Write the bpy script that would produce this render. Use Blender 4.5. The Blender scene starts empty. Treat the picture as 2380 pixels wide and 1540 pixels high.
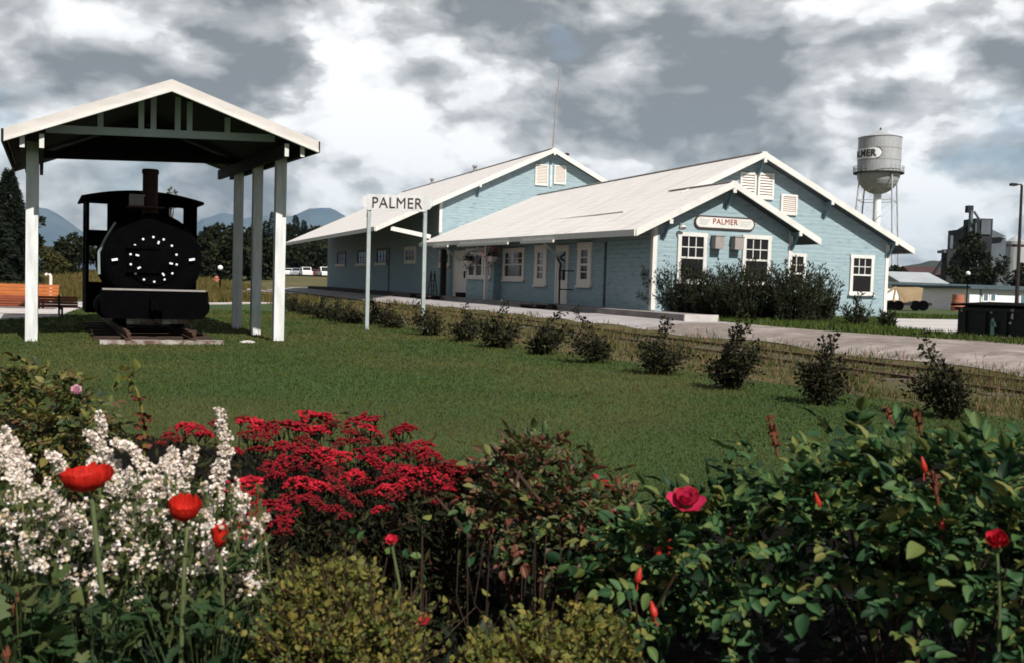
import bpy, math, random
import numpy as np
from mathutils import Matrix, Vector
D = bpy.data
S = bpy.context.scene
COL = S.collection
PI = math.pi
rng = np.random.default_rng(7)
random.seed(7)

# ------------------------------------------------------------------ camera
FPX, YAW, PITCH, ROLL = 2314.2, .3708, -.048, .0297
CAM = np.array([-15.5958, -27.962, .6759])
_cy, _sy, _cp, _sp = math.cos(YAW), math.sin(YAW), math.cos(PITCH), math.sin(PITCH)
FWD = np.array([_sy*_cp, _cy*_cp, _sp])
_ri = np.array([_cy, -_sy, 0.]); _up = np.cross(_ri, FWD)
RI = math.cos(ROLL)*_ri + math.sin(ROLL)*_up
UP = -math.sin(ROLL)*_ri + math.cos(ROLL)*_up

def ray(x, y): return FWD + RI*(x-1190)/FPX - UP*(y-770)/FPX
def at(x, y, d): return CAM + ray(x, y)*d
def on_x(x, y, X): d = ray(x, y); return CAM + d*(X-CAM[0])/d[0]
def on_y(x, y, Y): d = ray(x, y); return CAM + d*(Y-CAM[1])/d[1]

def sm(t):
    t = np.clip(t, 0, 1); return t*t*(3-2*t)
def gz(X, Y):
    X = np.asarray(X, float); Y = np.asarray(Y, float)
    base = -.55 + .28*sm((X+4)/2.8)
    rise = 1.06*sm((Y-20)/85)*np.maximum(sm((-X-3)/12), sm((Y-60)/50))*sm((75-X)/35)
    return base + rise
def gnd(x, y, tmax=400.):
    d = ray(x, y); t = 1.5
    while t < tmax:
        P = CAM + d*t
        if P[2] < gz(P[0], P[1]): break
        t *= 1.004
    P = CAM + d*t
    return np.array([P[0], P[1], float(gz(P[0], P[1]))])

cam = D.cameras.new('camera'); cam_o = D.objects.new('camera', cam); COL.objects.link(cam_o)
cam.sensor_width = 36; cam.lens = FPX/2380*36; cam.clip_start = .05; cam.clip_end = 40000
M4 = Matrix.Identity(4)
for i in range(3):
    M4[i][0] = RI[i]; M4[i][1] = UP[i]; M4[i][2] = -FWD[i]; M4[i][3] = CAM[i]
cam_o.matrix_world = M4
cam.dof.use_dof = True; cam.dof.focus_distance = 16; cam.dof.aperture_fstop = 7
S.camera = cam_o

# ------------------------------------------------------------------ materials
def nn(nt, t, **kw):
    n = nt.nodes.new(t)
    for k, v in kw.items(): setattr(n, k, v)
    return n
def rgba(c): return (c[0], c[1], c[2], 1)

def mat(name, c, c2=None, scale=6, rough=.7, bump=0, bscale=None, metal=0, detail=6, stretch=None,
        island=None, trans=0, spec=.3, mixr=(.35, .65), c3=None, scale3=1., mix3=(.55, .7), wave=None):
    m = D.materials.new(name); m.use_nodes = True; nt = m.node_tree; nt.nodes.clear()
    out = nn(nt, 'ShaderNodeOutputMaterial'); b = nn(nt, 'ShaderNodeBsdfPrincipled')
    b.inputs['Roughness'].default_value = rough; b.inputs['Metallic'].default_value = metal
    b.inputs['Specular IOR Level'].default_value = spec
    L = nt.links.new
    tc = nn(nt, 'ShaderNodeTexCoord'); vec = tc.outputs['Object']
    if stretch:
        mp = nn(nt, 'ShaderNodeMapping'); mp.inputs['Scale'].default_value = stretch
        L(vec, mp.inputs[0]); vec = mp.outputs[0]
    def noise(sc, det=detail, r=.6):
        n = nn(nt, 'ShaderNodeTexNoise'); n.inputs['Scale'].default_value = sc
        n.inputs['Detail'].default_value = det; n.inputs['Roughness'].default_value = r
        L(vec, n.inputs['Vector']); return n.outputs['Fac']
    def ramp(f, lo, hi):
        n = nn(nt, 'ShaderNodeMapRange'); n.inputs[1].default_value = lo; n.inputs[2].default_value = hi
        L(f, n.inputs[0]); return n.outputs[0]
    def mix(f, a, bb, mode='MIX'):
        n = nn(nt, 'ShaderNodeMix', data_type='RGBA', blend_type=mode)
        if isinstance(f, float): n.inputs[0].default_value = f
        else: L(f, n.inputs[0])
        for s, v in ((6, a), (7, bb)):
            if isinstance(v, tuple): n.inputs[s].default_value = rgba(v)
            else: L(v, n.inputs[s])
        return n.outputs[2]
    col = None
    if c2 is not None: col = mix(ramp(noise(scale), *mixr), c, c2)
    if c3 is not None and island is None: col = mix(ramp(noise(scale3), *mix3), col if col is not None else c, c3)
    if island is not None:
        g = nn(nt, 'ShaderNodeNewGeometry'); rp = nn(nt, 'ShaderNodeValToRGB')
        cr = rp.color_ramp
        while len(cr.elements) > 1: cr.elements.remove(cr.elements[0])
        for i, ic in enumerate(island):
            e = cr.elements[0] if i == 0 else cr.elements.new(i/(len(island)-1))
            e.position = i/(len(island)-1); e.color = rgba(ic)
        L(g.outputs['Random Per Island'], rp.inputs[0])
        col = rp.outputs[0]
    if island is not None and c3 is not None: col = mix(ramp(noise(scale3), *mix3), col, c3)
    if col is None: b.inputs['Base Color'].default_value = rgba(c)
    else: L(col, b.inputs['Base Color'])
    h = None
    if bump: h = noise(bscale or scale*4)
    if wave:
        sx = nn(nt, 'ShaderNodeSeparateXYZ'); L(tc.outputs['Object'], sx.inputs[0])
        mu = nn(nt, 'ShaderNodeMath', operation='MULTIPLY'); mu.inputs[1].default_value = 1/wave[0]; L(sx.outputs[wave[1]], mu.inputs[0])
        fr = nn(nt, 'ShaderNodeMath', operation='FRACT'); L(mu.outputs[0], fr.inputs[0])
        pw = nn(nt, 'ShaderNodeMath', operation='POWER'); pw.inputs[1].default_value = wave[2]; L(fr.outputs[0], pw.inputs[0])
        bw = nn(nt, 'ShaderNodeBump'); bw.inputs['Distance'].default_value = wave[3]; bw.inputs['Strength'].default_value = 1
        bw.invert = True
        L(pw.outputs[0], bw.inputs['Height']); 
        if h is None: L(bw.outputs[0], b.inputs['Normal'])
    if h is not None:
        bp = nn(nt, 'ShaderNodeBump'); bp.inputs['Strength'].default_value = 1; bp.inputs['Distance'].default_value = bump
        L(h, bp.inputs['Height'])
        if wave: L(bw.outputs[0], bp.inputs['Normal'])
        L(bp.outputs[0], b.inputs['Normal'])
    sh = b.outputs[0]
    if trans:
        tr = nn(nt, 'ShaderNodeBsdfTranslucent'); ms = nn(nt, 'ShaderNodeMixShader'); ms.inputs[0].default_value = trans
        if col is None: tr.inputs[0].default_value = rgba(c)
        else: L(col, tr.inputs[0])
        L(sh, ms.inputs[1]); L(tr.outputs[0], ms.inputs[2]); sh = ms.outputs[0]
    L(sh, out.inputs[0])
    return m

# ------------------------------------------------------------------ mesh builder
class MB:
    """collects shapes in world coordinates; build() links them as ONE mesh object"""
    def __init__(s): s.V = []; s.F = []; s.n = 0
    def add(s, V, F):
        V = np.asarray(V, float).reshape(-1, 3); s.V.append(V)
        if isinstance(F, np.ndarray): s.F.append(F + s.n)
        else:
            for f in F: s.F.append(np.asarray(f)[None, :] + s.n)
        s.n += len(V); return s
    def box(s, lo, hi, R=None, o=None):
        lo = np.minimum(lo, hi)*1.; hi = np.maximum(lo, np.asarray(hi, float))
        v = np.array([[x, y, z] for x in (lo[0], hi[0]) for y in (lo[1], hi[1]) for z in (lo[2], hi[2])], float)
        if R is not None: v = v @ np.asarray(R).T
        if o is not None: v = v + np.asarray(o)
        return s.add(v, np.array([[0, 1, 3, 2], [4, 6, 7, 5], [0, 4, 5, 1], [2, 3, 7, 6], [0, 2, 6, 4], [1, 5, 7, 3]]))
    def bar(s, p, q, w, h, upv=(0, 0, 1)):
        p = np.asarray(p, float); q = np.asarray(q, float); d = q-p; d = d/np.linalg.norm(d)
        u = np.cross(d, upv)
        if np.linalg.norm(u) < 1e-4: u = np.cross(d, (0, 1, 0))
        u /= np.linalg.norm(u); t = np.cross(u, d)
        v = [a+u*sx*w/2+t*sz*h/2 for a in (p, q) for sx, sz in ((-1, -1), (1, -1), (1, 1), (-1, 1))]
        return s.add(v, np.array([[0, 1, 2, 3], [7, 6, 5, 4], [0, 4, 5, 1], [1, 5, 6, 2], [2, 6, 7, 3], [3, 7, 4, 0]]))
    def tube(s, pts, r, n=8, cap=True):
        pts = np.asarray(pts, float); m = len(pts); r = np.broadcast_to(np.asarray(r, float), (m,))
        tan = np.gradient(pts, axis=0); tan /= np.linalg.norm(tan, axis=1)[:, None]+1e-12
        ref = np.array([0, 0, 1.]) if abs(tan[0, 2]) < .9 else np.array([1., 0, 0])
        a = np.linspace(0, 2*PI, n, endpoint=False); V = []
        for i in range(m):
            u = np.cross(tan[i], ref); u /= np.linalg.norm(u)+1e-12; w = np.cross(tan[i], u)
            V.append(pts[i]+r[i]*(np.cos(a)[:, None]*u+np.sin(a)[:, None]*w))
        F = [[i*n+j, i*n+(j+1) % n, (i+1)*n+(j+1) % n, (i+1)*n+j] for i in range(m-1) for j in range(n)]
        s.add(np.concatenate(V), np.array(F))
        if cap:
            s.F.append(np.arange(n)[None, ::-1]+s.n-m*n); s.F.append(np.arange(n)[None, :]+s.n-n)
        return s
    def lathe(s, prof, c=(0, 0, 0), axis=(0, 0, 1), n=24):
        """prof: (r, h) pairs along axis"""
        ax = np.asarray(axis, float); ax /= np.linalg.norm(ax)
        ref = np.array([1., 0, 0]) if abs(ax[0]) < .9 else np.array([0, 1., 0])
        u = np.cross(ax, ref); u /= np.linalg.norm(u); w = np.cross(ax, u)
        a = np.linspace(0, 2*PI, n, endpoint=False); V = []
        for r, h in prof: V.append(np.asarray(c)+ax*h+max(r, 1e-4)*(np.cos(a)[:, None]*u+np.sin(a)[:, None]*w))
        F = [[i*n+j, i*n+(j+1) % n, (i+1)*n+(j+1) % n, (i+1)*n+j] for i in range(len(prof)-1) for j in range(n)]
        return s.add(np.concatenate(V), np.array(F))
    def prism(s, poly, off):
        """polygon (3d points) extruded by vector off"""
        poly = np.asarray(poly, float); n = len(poly)
        s.add(np.concatenate([poly, poly+np.asarray(off, float)]),
              [list(range(n))[::-1], [n+i for i in range(n)]]+[[i, (i+1) % n, n+(i+1) % n, n+i] for i in range(n)])
        return s
    def sphere(s, c, r, n=12, m=8, sc=(1, 1, 1)):
        prof = [(r*math.sin(PI*i/m), -r*math.cos(PI*i/m)) for i in range(m+1)]
        k = MB(); k.lathe(prof, n=n)
        V = k.V[0]*np.asarray(sc)+np.asarray(c); return s.add(V, k.F[0])
    def inst(s, tv, tf, R, P):
        """copies of a template: R (N,3,3) scaled rotations, P (N,3)"""
        N = len(P); k = len(tv)
        V = np.einsum('nij,kj->nki', R, tv)+P[:, None, :]
        base = (np.arange(N)*k)[:, None, None]
        if isinstance(tf, np.ndarray): s.F.append((tf[None]+base).reshape(-1, tf.shape[1])+s.n)
        else:
            for ff in tf: s.F.append((ff[None]+base).reshape(-1, ff.shape[1])+s.n)
        s.V.append(V.reshape(-1, 3)); s.n += N*k; return s
    def mesh(s, name, m, origin=(0, 0, 0), smooth=False):
        V = np.concatenate(s.V)-np.asarray(origin, float)
        me = D.meshes.new(name)
        idx = np.concatenate([f.reshape(-1) for f in s.F]).astype(np.int32)
        tot = np.concatenate([np.full(len(f), f.shape[1]) for f in s.F]).astype(np.int32)
        st = np.concatenate([[0], np.cumsum(tot)[:-1]]).astype(np.int32)
        me.vertices.add(len(V)); me.vertices.foreach_set('co', V.astype(np.float32).ravel())
        me.loops.add(len(idx)); me.loops.foreach_set('vertex_index', idx)
        me.polygons.add(len(tot)); me.polygons.foreach_set('loop_start', st); me.polygons.foreach_set('loop_total', tot)
        me.polygons.foreach_set('use_smooth', np.full(len(tot), smooth))
        me.materials.append(m); me.update(calc_edges=True); me.validate()
        return me
    def build(s, name, m, parent=None, label=None, smooth=False, base=None):
        """child: vertices relative to the thing's own origin; top-level: origin at base"""
        org = np.zeros(3)
        q = parent
        while q is not None: org = org+np.array(q.location); q = q.parent
        if parent is None and base is not None: org = np.asarray(base, float)
        o = D.objects.new(name, s.mesh(name, m, org, smooth)); COL.objects.link(o)
        if parent is not None: o.parent = parent
        elif base is not None: o.location = base
        if label: o['label'] = label
        return o

def tag(o, label=None, cat=None, group=None, kind=None):
    for k, v in (('label', label), ('category', cat), ('group', group), ('kind', kind)):
        if v: o[k] = v
    return o
def thing(name, label, cat, loc, group=None):
    o = D.objects.new(name, None); COL.objects.link(o); o.location = loc; o.empty_display_size = .2
    return tag(o, label, cat, group)

def text_geo(txt, h, depth=.01, bold=.0, sx=1.):
    """flat letters in the XZ plane, facing -Y, centred; h = capital height"""
    cu = D.curves.new('lettering', 'FONT'); cu.body = txt; cu.align_x = 'CENTER'; cu.align_y = 'CENTER'
    cu.size = 1; cu.extrude = 0; cu.offset = bold; cu.resolution_u = 3; cu.space_character = 1.08
    o = D.objects.new('lettering', cu); COL.objects.link(o)
    dg = bpy.context.evaluated_depsgraph_get(); dg.update()
    me = D.meshes.new_from_object(o.evaluated_get(dg))
    V = np.array([v.co[:] for v in me.vertices]); F = [list(p.vertices) for p in me.polygons]
    D.objects.remove(o); D.curves.remove(cu); D.meshes.remove(me)
    k = h/(V[:, 1].max()-V[:, 1].min())
    V[:, 0] -= (V[:, 0].max()+V[:, 0].min())/2; V[:, 1] -= (V[:, 1].max()+V[:, 1].min())/2
    W = np.stack([V[:, 0]*k*sx, np.zeros(len(V)), V[:, 1]*k], 1)
    n = len(W); W2 = np.concatenate([W, W+[0, depth, 0]])
    ed = {}
    for f in F:
        for a, b in zip(f, f[1:]+f[:1]): ed[(a, b)] = 1
    side = [[a, a+n, b+n, b] for (a, b) in ed if (b, a) not in ed]
    return W2, F+[[i+n for i in f[::-1]] for f in F]+side

# ---- leaves
def rots(dirs, roll=None, size=1.):
    """rotation matrices whose +Y follows dirs, random roll, scaled by size"""
    N = len(dirs); d = dirs/(np.linalg.norm(dirs, axis=1)[:, None]+1e-9)
    ref = np.tile([0, 0, 1.], (N, 1)); ref[np.abs(d[:, 2]) > .95] = [1, 0, 0]
    x = np.cross(d, ref); x /= np.linalg.norm(x, axis=1)[:, None]; z = np.cross(x, d)
    a = rng.uniform(-PI, PI, N) if roll is None else rng.normal(0, roll, N)
    x2 = x*np.cos(a)[:, None]+z*np.sin(a)[:, None]; z2 = np.cross(x2, d)
    R = np.stack([x2, d, z2], axis=2)
    return R*np.asarray(size).reshape(-1, 1, 1)
def leaf_t(w=.5, droop=.15, fold=.08):
    v = np.array([[0, 0, 0], [-w*.42, .28, fold], [0, .3, 0], [w*.42, .28, fold], [-w*.5, .62, fold-droop*.4], [0, .64, -droop*.4], [w*.5, .62, fold-droop*.4], [0, 1, -droop]])
    return v, [np.array([[0, 2, 1], [0, 3, 2], [4, 5, 7], [5, 6, 7]]), np.array([[1, 2, 5, 4], [2, 3, 6, 5]])]
def kite_t(w=.5, fold=.08):
    v = np.array([[0, 0, 0], [-w*.5, .5, fold], [0, .5, 0], [w*.5, .5, fold], [0, 1, -.06]])
    return v, np.array([[0, 2, 1], [0, 3, 2], [1, 2, 4], [2, 3, 4]])
LEAF = leaf_t(.55); OVAL = leaf_t(.8, .1); NARROW = kite_t(.28); KITE = kite_t(.6); BLADE = (np.array([[-.5, 0, 0], [.5, 0, 0], [0, 1, .15]]), np.array([[0, 1, 2]]))
def rdir(N, up=0., spread=1.):
    d = rng.normal(0, spread, (N, 3)); d[:, 2] += up; return d/np.linalg.norm(d, axis=1)[:, None]

# ------------------------------------------------------------------ the materials
G = {}
G['blue'] = mat('blue_siding', (.285, .368, .40), (.235, .315, .35), scale=2.2, rough=.8, spec=.1, stretch=(1, 1, 6), c3=(.10, .15, .18), scale3=1.9, mix3=(.56, .74), wave=(.15, 2, 6, .012))
G['white'] = mat('white_trim', (.64, .63, .60), (.55, .54, .51), scale=3, rough=.6)
G['postwhite'] = mat('white_post', (.66, .66, .67), (.50, .51, .51), scale=4, rough=.65, stretch=(3, 3, .5), bump=.002)
G['barge'] = mat('weathered_barge_paint', (.56, .52, .50), (.48, .45, .43), scale=2.5, rough=.7, stretch=(1, 1, 3))
G['roof'] = mat('white_roof', (.66, .625, .61), (.58, .55, .535), scale=3, rough=.7, bump=.012, bscale=9, stretch=(.35, 2.2, .35), c3=(.44, .40, .385), scale3=.9, mix3=(.52, .8), wave=(.42, 0, 10, .02))
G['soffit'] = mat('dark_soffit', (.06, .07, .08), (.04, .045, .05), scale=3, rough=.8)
G['bracket'] = mat('brace_paint', (.11, .18, .22), rough=.7)
G['under'] = mat('shade_dark_boards', (.018, .016, .016), (.01, .009, .009), scale=3, rough=.85)  # shade under the shelter roof is put into this near-black board colour
G['bluegrey'] = mat('pale_blue_and_shaded_white_trim', (.52, .60, .62), (.44, .51, .53), scale=3, rough=.7)  # on the shelter studs and tie beam it stands for white in shade
G['glass'] = mat('dark_glass', (.012, .011, .012), rough=.12, spec=.35)
G['vent'] = mat('louvre_cream', (.66, .60, .55), rough=.65)
G['grey'] = mat('grey_box', (.30, .27, .26), (.24, .22, .21), scale=6, rough=.7)
G['conc'] = mat('concrete', (.50, .47, .45), (.38, .35, .34), scale=2, rough=.85, bump=.004, bscale=20, c3=(.22, .2, .19), scale3=1.3, mix3=(.62, .75))
G['conc_dark'] = mat('old_concrete', (.27, .24, .23), (.18, .16, .155), scale=1.5, rough=.9, bump=.006, bscale=14)
G['timber'] = mat('dark_timber', (.035, .024, .02), (.02, .014, .012), scale=3, rough=.9, stretch=(1, 1, 4))
G['tie'] = mat('weathered_tie', (.36, .33, .31), (.11, .065, .045), scale=4, rough=.9, mixr=(.42, .6))
G['tieshade'] = mat('shaded_tie', (.05, .03, .022), (.03, .018, .014), scale=4, rough=.95)  # shade under the engine is put into this sleeper colour
G['rust'] = mat('rusty_rail', (.085, .04, .026), (.05, .024, .018), scale=9, rough=.85)
G['black'] = mat('black_iron', (.0018, .0018, .0022), (.001, .001, .0014), scale=5, rough=.8, spec=.02)
G['stack'] = mat('rusty_stack', (.05, .018, .012), (.02, .01, .009), scale=7, rough=.8)
G['boltw'] = mat('white_paint', (.78, .8, .82), rough=.5)
G['letter'] = mat('dark_letter', (.05, .03, .025), rough=.6)
G['redletter'] = mat('red_letter', (.30, .05, .03), rough=.6)
G['greyletter'] = mat('grey_lines', (.42, .42, .43), rough=.6)
G['galv'] = mat('galvanised_steel', (.36, .40, .40), (.28, .32, .325), scale=5, rough=.5, metal=.2)
G['silver'] = mat('silver_tank_paint', (.40, .41, .42), (.31, .32, .335), scale=1.1, rough=.5, metal=.15, stretch=(1, 1, .25), c3=(.22, .21, .2), scale3=.8, mix3=(.6, .85))
G['bench'] = mat('shaded_red_planks', (.26, .06, .03), (.19, .042, .022), scale=5, rough=.6, stretch=(.6, .6, 4))  # the near bench's shade is put into this darker plank colour
G['benchorange'] = mat('orange_planks', (.46, .16, .05), (.36, .11, .035), scale=5, rough=.6, stretch=(.6, .6, 4))
G['benchleg'] = mat('bench_leg_steel', (.012, .01, .01), rough=.6)
G['orange'] = mat('orange_paint', (.55, .12, .04), rough=.5)
G['bark'] = mat('bark', (.05, .035, .026), (.03, .02, .016), scale=8, rough=.9)
G['spruce'] = mat('spruce_needles', (.02, .03, .02), island=((.007, .011, .009), (.012, .019, .011), (.022, .029, .016)), rough=.7, trans=.1, spec=.1)
G['treeleaf'] = mat('tree_leaves', (.02, .03, .02), island=((.006, .010, .006), (.011, .017, .008), (.022, .026, .011), (.032, .032, .013)), rough=.7, trans=.15, spec=.1)
G['yellowtree'] = mat('olive_leaves', (.02, .03, .02), island=((.05, .05, .018), (.07, .065, .022), (.04, .045, .018)), rough=.7, trans=.2, spec=.1)
HAZE = 4.5e-5
EXPO = .42
SKYM = .66
# ------------------------------------------------------------------ ground sheets
def grid(name, m, xs, ys, dz=0., clip=None, kind='structure'):
    X, Y = np.meshgrid(xs, ys, indexing='ij'); Z = gz(X, Y)+dz
    V = np.stack([X, Y, Z], -1).reshape(-1, 3); ny = len(ys)
    i, j = np.meshgrid(np.arange(len(xs)-1), np.arange(ny-1), indexing='ij')
    F = np.stack([i*ny+j, (i+1)*ny+j, (i+1)*ny+j+1, i*ny+j+1], -1).reshape(-1, 4)
    b = MB(); b.add(V, F); return tag(b.build(name, m, smooth=True), kind=kind)
def strip(name, m, ys, xl, xr, n, dz, kind='structure'):
    """sheet between the curves x = xl(y) and x = xr(y), following the ground"""
    t = np.linspace(0, 1, n); Y = np.repeat(ys[:, None], n, 1)
    X = xl(ys)[:, None]*(1-t)+xr(ys)[:, None]*t
    V = np.stack([X, Y, gz(X, Y)+dz], -1).reshape(-1, 3)
    i, j = np.meshgrid(np.arange(len(ys)-1), np.arange(n-1), indexing='ij')
    F = np.stack([i*n+j, i*n+j+1, (i+1)*n+j+1, (i+1)*n+j], -1).reshape(-1, 4)
    b = MB(); b.add(V, F); return tag(b.build(name, m, smooth=True), kind=kind)

G['field'] = mat('dry_field', (.10, .085, .032), (.055, .058, .018), scale=.35, rough=.95, c3=(.14, .095, .05), scale3=.12, mix3=(.52, .68), bump=.05, bscale=2.5)
G['lawn'] = mat('mown_lawn', (.038, .070, .015), (.026, .050, .011), scale=.9, rough=.95, c3=(.060, .068, .018), scale3=.45, mix3=(.55, .75), bump=.03, bscale=40)
G['weedsoil'] = mat('weedy_soil', (.10, .075, .03), (.05, .05, .016), scale=1.3, rough=.95, bump=.02, bscale=20)
G['road'] = mat('gravel_road', (.36, .335, .34), (.27, .245, .245), scale=.8, rough=.95, bump=.012, bscale=28, c3=(.20, .17, .165), scale3=.5, mix3=(.56, .7))
G['gravel'] = mat('brown_gravel', (.24, .20, .18), (.15, .125, .112), scale=5, rough=.95, bump=.025, bscale=22, c3=(.33, .28, .26), scale3=1.1, mix3=(.5, .68))
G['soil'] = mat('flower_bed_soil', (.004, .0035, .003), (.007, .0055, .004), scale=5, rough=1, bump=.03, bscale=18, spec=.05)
G['pave'] = mat('pale_pavement', (.50, .47, .45), (.36, .34, .34), scale=.35, rough=.9, stretch=(.4, 2, 1))
G['vergesoil'] = mat('grass_verge', (.045, .07, .016), (.03, .048, .012), scale=1.5, rough=.95)

xs = np.unique(np.concatenate([-np.geomspace(40, 12000, 26), np.linspace(-40, 45, 171), np.geomspace(46, 12000, 26)]))
ys = np.unique(np.concatenate([np.linspace(-45, 62, 108), np.linspace(62, 140, 30), np.geomspace(140, 12000, 24), -np.geomspace(46, 300, 8)]))
grid('ground', G['field'], xs, ys)
lawn_r = lambda y: np.interp(y, [-30, -20, -13, -5, 2, 17.0], [-6.6, -7.2, -8.0, -8.6, -9.2, -9.9])
Y1 = np.linspace(-30, 17, 142)
strip('lawn', G['lawn'], Y1, lambda y: np.full_like(y, -48.), lawn_r, 120, .012)
strip('weed_strip', G['weedsoil'], np.linspace(-30, 20, 120), lawn_r, lambda y: np.full_like(y, -2.7)+.15*np.sin(y*1.3), 30, .014)
strip('road', G['road'], np.linspace(-5.5, 62, 160), lambda y: -2.75+.12*np.sin(y*1.7)-.8*sm((y-12)/14)-5*sm((y-40)/20), lambda y: np.where(y < 0, .5, -.2), 30, .02)
strip('gravel_yard', G['gravel'], np.linspace(-34, -4.6, 90), lambda y: -2.9+.2*np.sin(y*1.1)-.5*sm((-y-12)/8),
      lambda y: np.interp(y, [-34, -14, -11.2, -8, -3.3], [16, 9, 1.06, .22, .3]), 40, .026)
strip('grass_verge', G['vergesoil'], np.linspace(-12.5, 24, 90), lambda y: np.interp(y, [-12.5, -11.2, -8, -3.3, 0, 24], [1.5, 1.06, .17, .25, .0, 0]),
      lambda y: np.full_like(y, 60.), 50, .016)
pc = [gnd(*p) for p in ((2085, 768), (2240, 782), (2700, 812), (2700, 752), (2240, 745), (2072, 742))]
b = MB(); b.prism([(p[0], p[1], -.262) for p in pc], (0, 0, .02)); tag(b.build('pavement', G['pave']), kind='structure')
# concrete pad of the benches and the path that leaves it
pp = [gnd(*p) for p in ((-60, 752), (0, 745), (135, 739), (205, 712), (218, 704), (-60, 716))]
b = MB(); b.prism([(p[0], p[1], -.56) for p in pp], (0, 0, .06)); tag(b.build('concrete_pad', G['conc']), kind='structure')
p0, p1 = gnd(200, 712), gnd(626, 706); dv = (p1-p0)/np.linalg.norm(p1-p0); nv = np.array([-dv[1], dv[0], 0])
b = MB()
for k in range(6):
    a, c = p0+(p1-p0)*k/6+dv*.03, p0+(p1-p0)*(k+1)/6-dv*.03
    q = [a-nv*.5, c-nv*.5, c+nv*.5, a+nv*.5]
    b.prism([(v[0], v[1], gz(v[0], v[1])-.03) for v in q], (0, 0, .08))
tag(b.build('path', G['conc']), kind='structure')
# foreground bed
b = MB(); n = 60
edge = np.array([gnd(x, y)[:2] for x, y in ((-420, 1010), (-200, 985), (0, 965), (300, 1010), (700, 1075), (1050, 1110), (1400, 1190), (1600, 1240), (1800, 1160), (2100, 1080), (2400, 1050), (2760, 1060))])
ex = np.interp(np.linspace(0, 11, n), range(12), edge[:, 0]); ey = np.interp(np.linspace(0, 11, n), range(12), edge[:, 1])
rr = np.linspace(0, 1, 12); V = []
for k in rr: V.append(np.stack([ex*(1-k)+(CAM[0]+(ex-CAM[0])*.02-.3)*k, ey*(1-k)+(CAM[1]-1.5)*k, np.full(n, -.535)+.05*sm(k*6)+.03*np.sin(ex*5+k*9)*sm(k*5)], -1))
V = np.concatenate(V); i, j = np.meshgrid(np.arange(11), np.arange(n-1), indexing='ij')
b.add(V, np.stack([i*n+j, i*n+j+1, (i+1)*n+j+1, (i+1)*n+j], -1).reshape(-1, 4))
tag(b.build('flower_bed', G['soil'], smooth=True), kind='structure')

# ------------------------------------------------------------------ the depot
dep = thing('railway_depot', 'pale blue weatherboard railway depot with white metal roofs and three stepped gables', 'building', (0, 0, 0))
m_, ov, rk, ze = .4895, .8575, .40, 2.45
W1, X2, YM, YF, YE = 5.284, 5.605, 2.62, 23.31, 54.9
zl = lambda x: ze+m_*(x+ov)
ZR1 = zl(W1/2); ZR2 = zl(X2); XR = 12.575; WR = 11.72
zr2 = lambda x: ZR2-(ZR2-2.45)/(XR-X2)*(x-X2)
X3, Z3, M3, OV3 = 6.373, 8.18, .4815, 3.5805
z3 = lambda x: Z3-M3*abs(x-X3)
TH = .16
def slab(name, pts, m=None):
    b = MB(); b.prism(pts, (0, 0, -TH)); return b.build(name, m or G['roof'], dep)
# walls
b = MB(); b.prism([(0, 0, -.5), (W1, 0, -.5), (W1, 0, zl(0)-TH), (W1/2, 0, ZR1-TH), (0, 0, zl(0)-TH)], (0, YM+.2, 0)); b.build('wall', G['blue'], dep)
b = MB(); b.prism([(.003, YM, -.5), (WR, YM, -.5), (WR, YM, zr2(WR)-TH), (X2, YM, ZR2-TH), (.003, YM, zl(0)-TH)], (0, YF-YM-.01, 0)); b.build('wall', G['blue'], dep)
b = MB(); b.prism([(0, YF, -.5), (2*X3, YF, -.5), (2*X3, YF, z3(0)-TH), (X3, YF, Z3-TH), (0, YF, z3(0)-TH)], (0, YE-YF, 0)); b.build('wall', G['blue'], dep)
# roofs (near wing: one left slope shared by both gables)
zfar = 2.66; zrf = ZR2-.02
rf = slab('roof', [(-ov, -rk, ze), (W1/2, -rk, ZR1), (W1/2, YM-rk, ZR1), (X2, YM-rk, ZR2), (X2, YF-.02, zrf), (-1.07, YF-.02, zfar)])
slab('roof', [(W1/2+.002, -rk, ZR1), (W1+ov, -rk, ze), (W1+ov, YM-.01, ze), (W1/2+.002, YM-.01, ZR1)])
slab('roof', [(X2+.002, YM-rk, ZR2), (XR, YM-rk, 2.45), (XR, YF-.02, 2.45), (X2+.002, YF-.02, zrf)])
rff = slab('roof', [(-OV3, YF-rk, z3(-OV3)), (X3, YF-rk, Z3), (X3, YE+.4, Z3), (-OV3, YE+.4, z3(-OV3))])
slab('roof', [(X3+.002, YF-rk, Z3), (2*X3+OV3, YF-rk, z3(-OV3)), (2*X3+OV3, YE+.4, z3(-OV3)), (X3+.002, YE+.4, Z3)])
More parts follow.
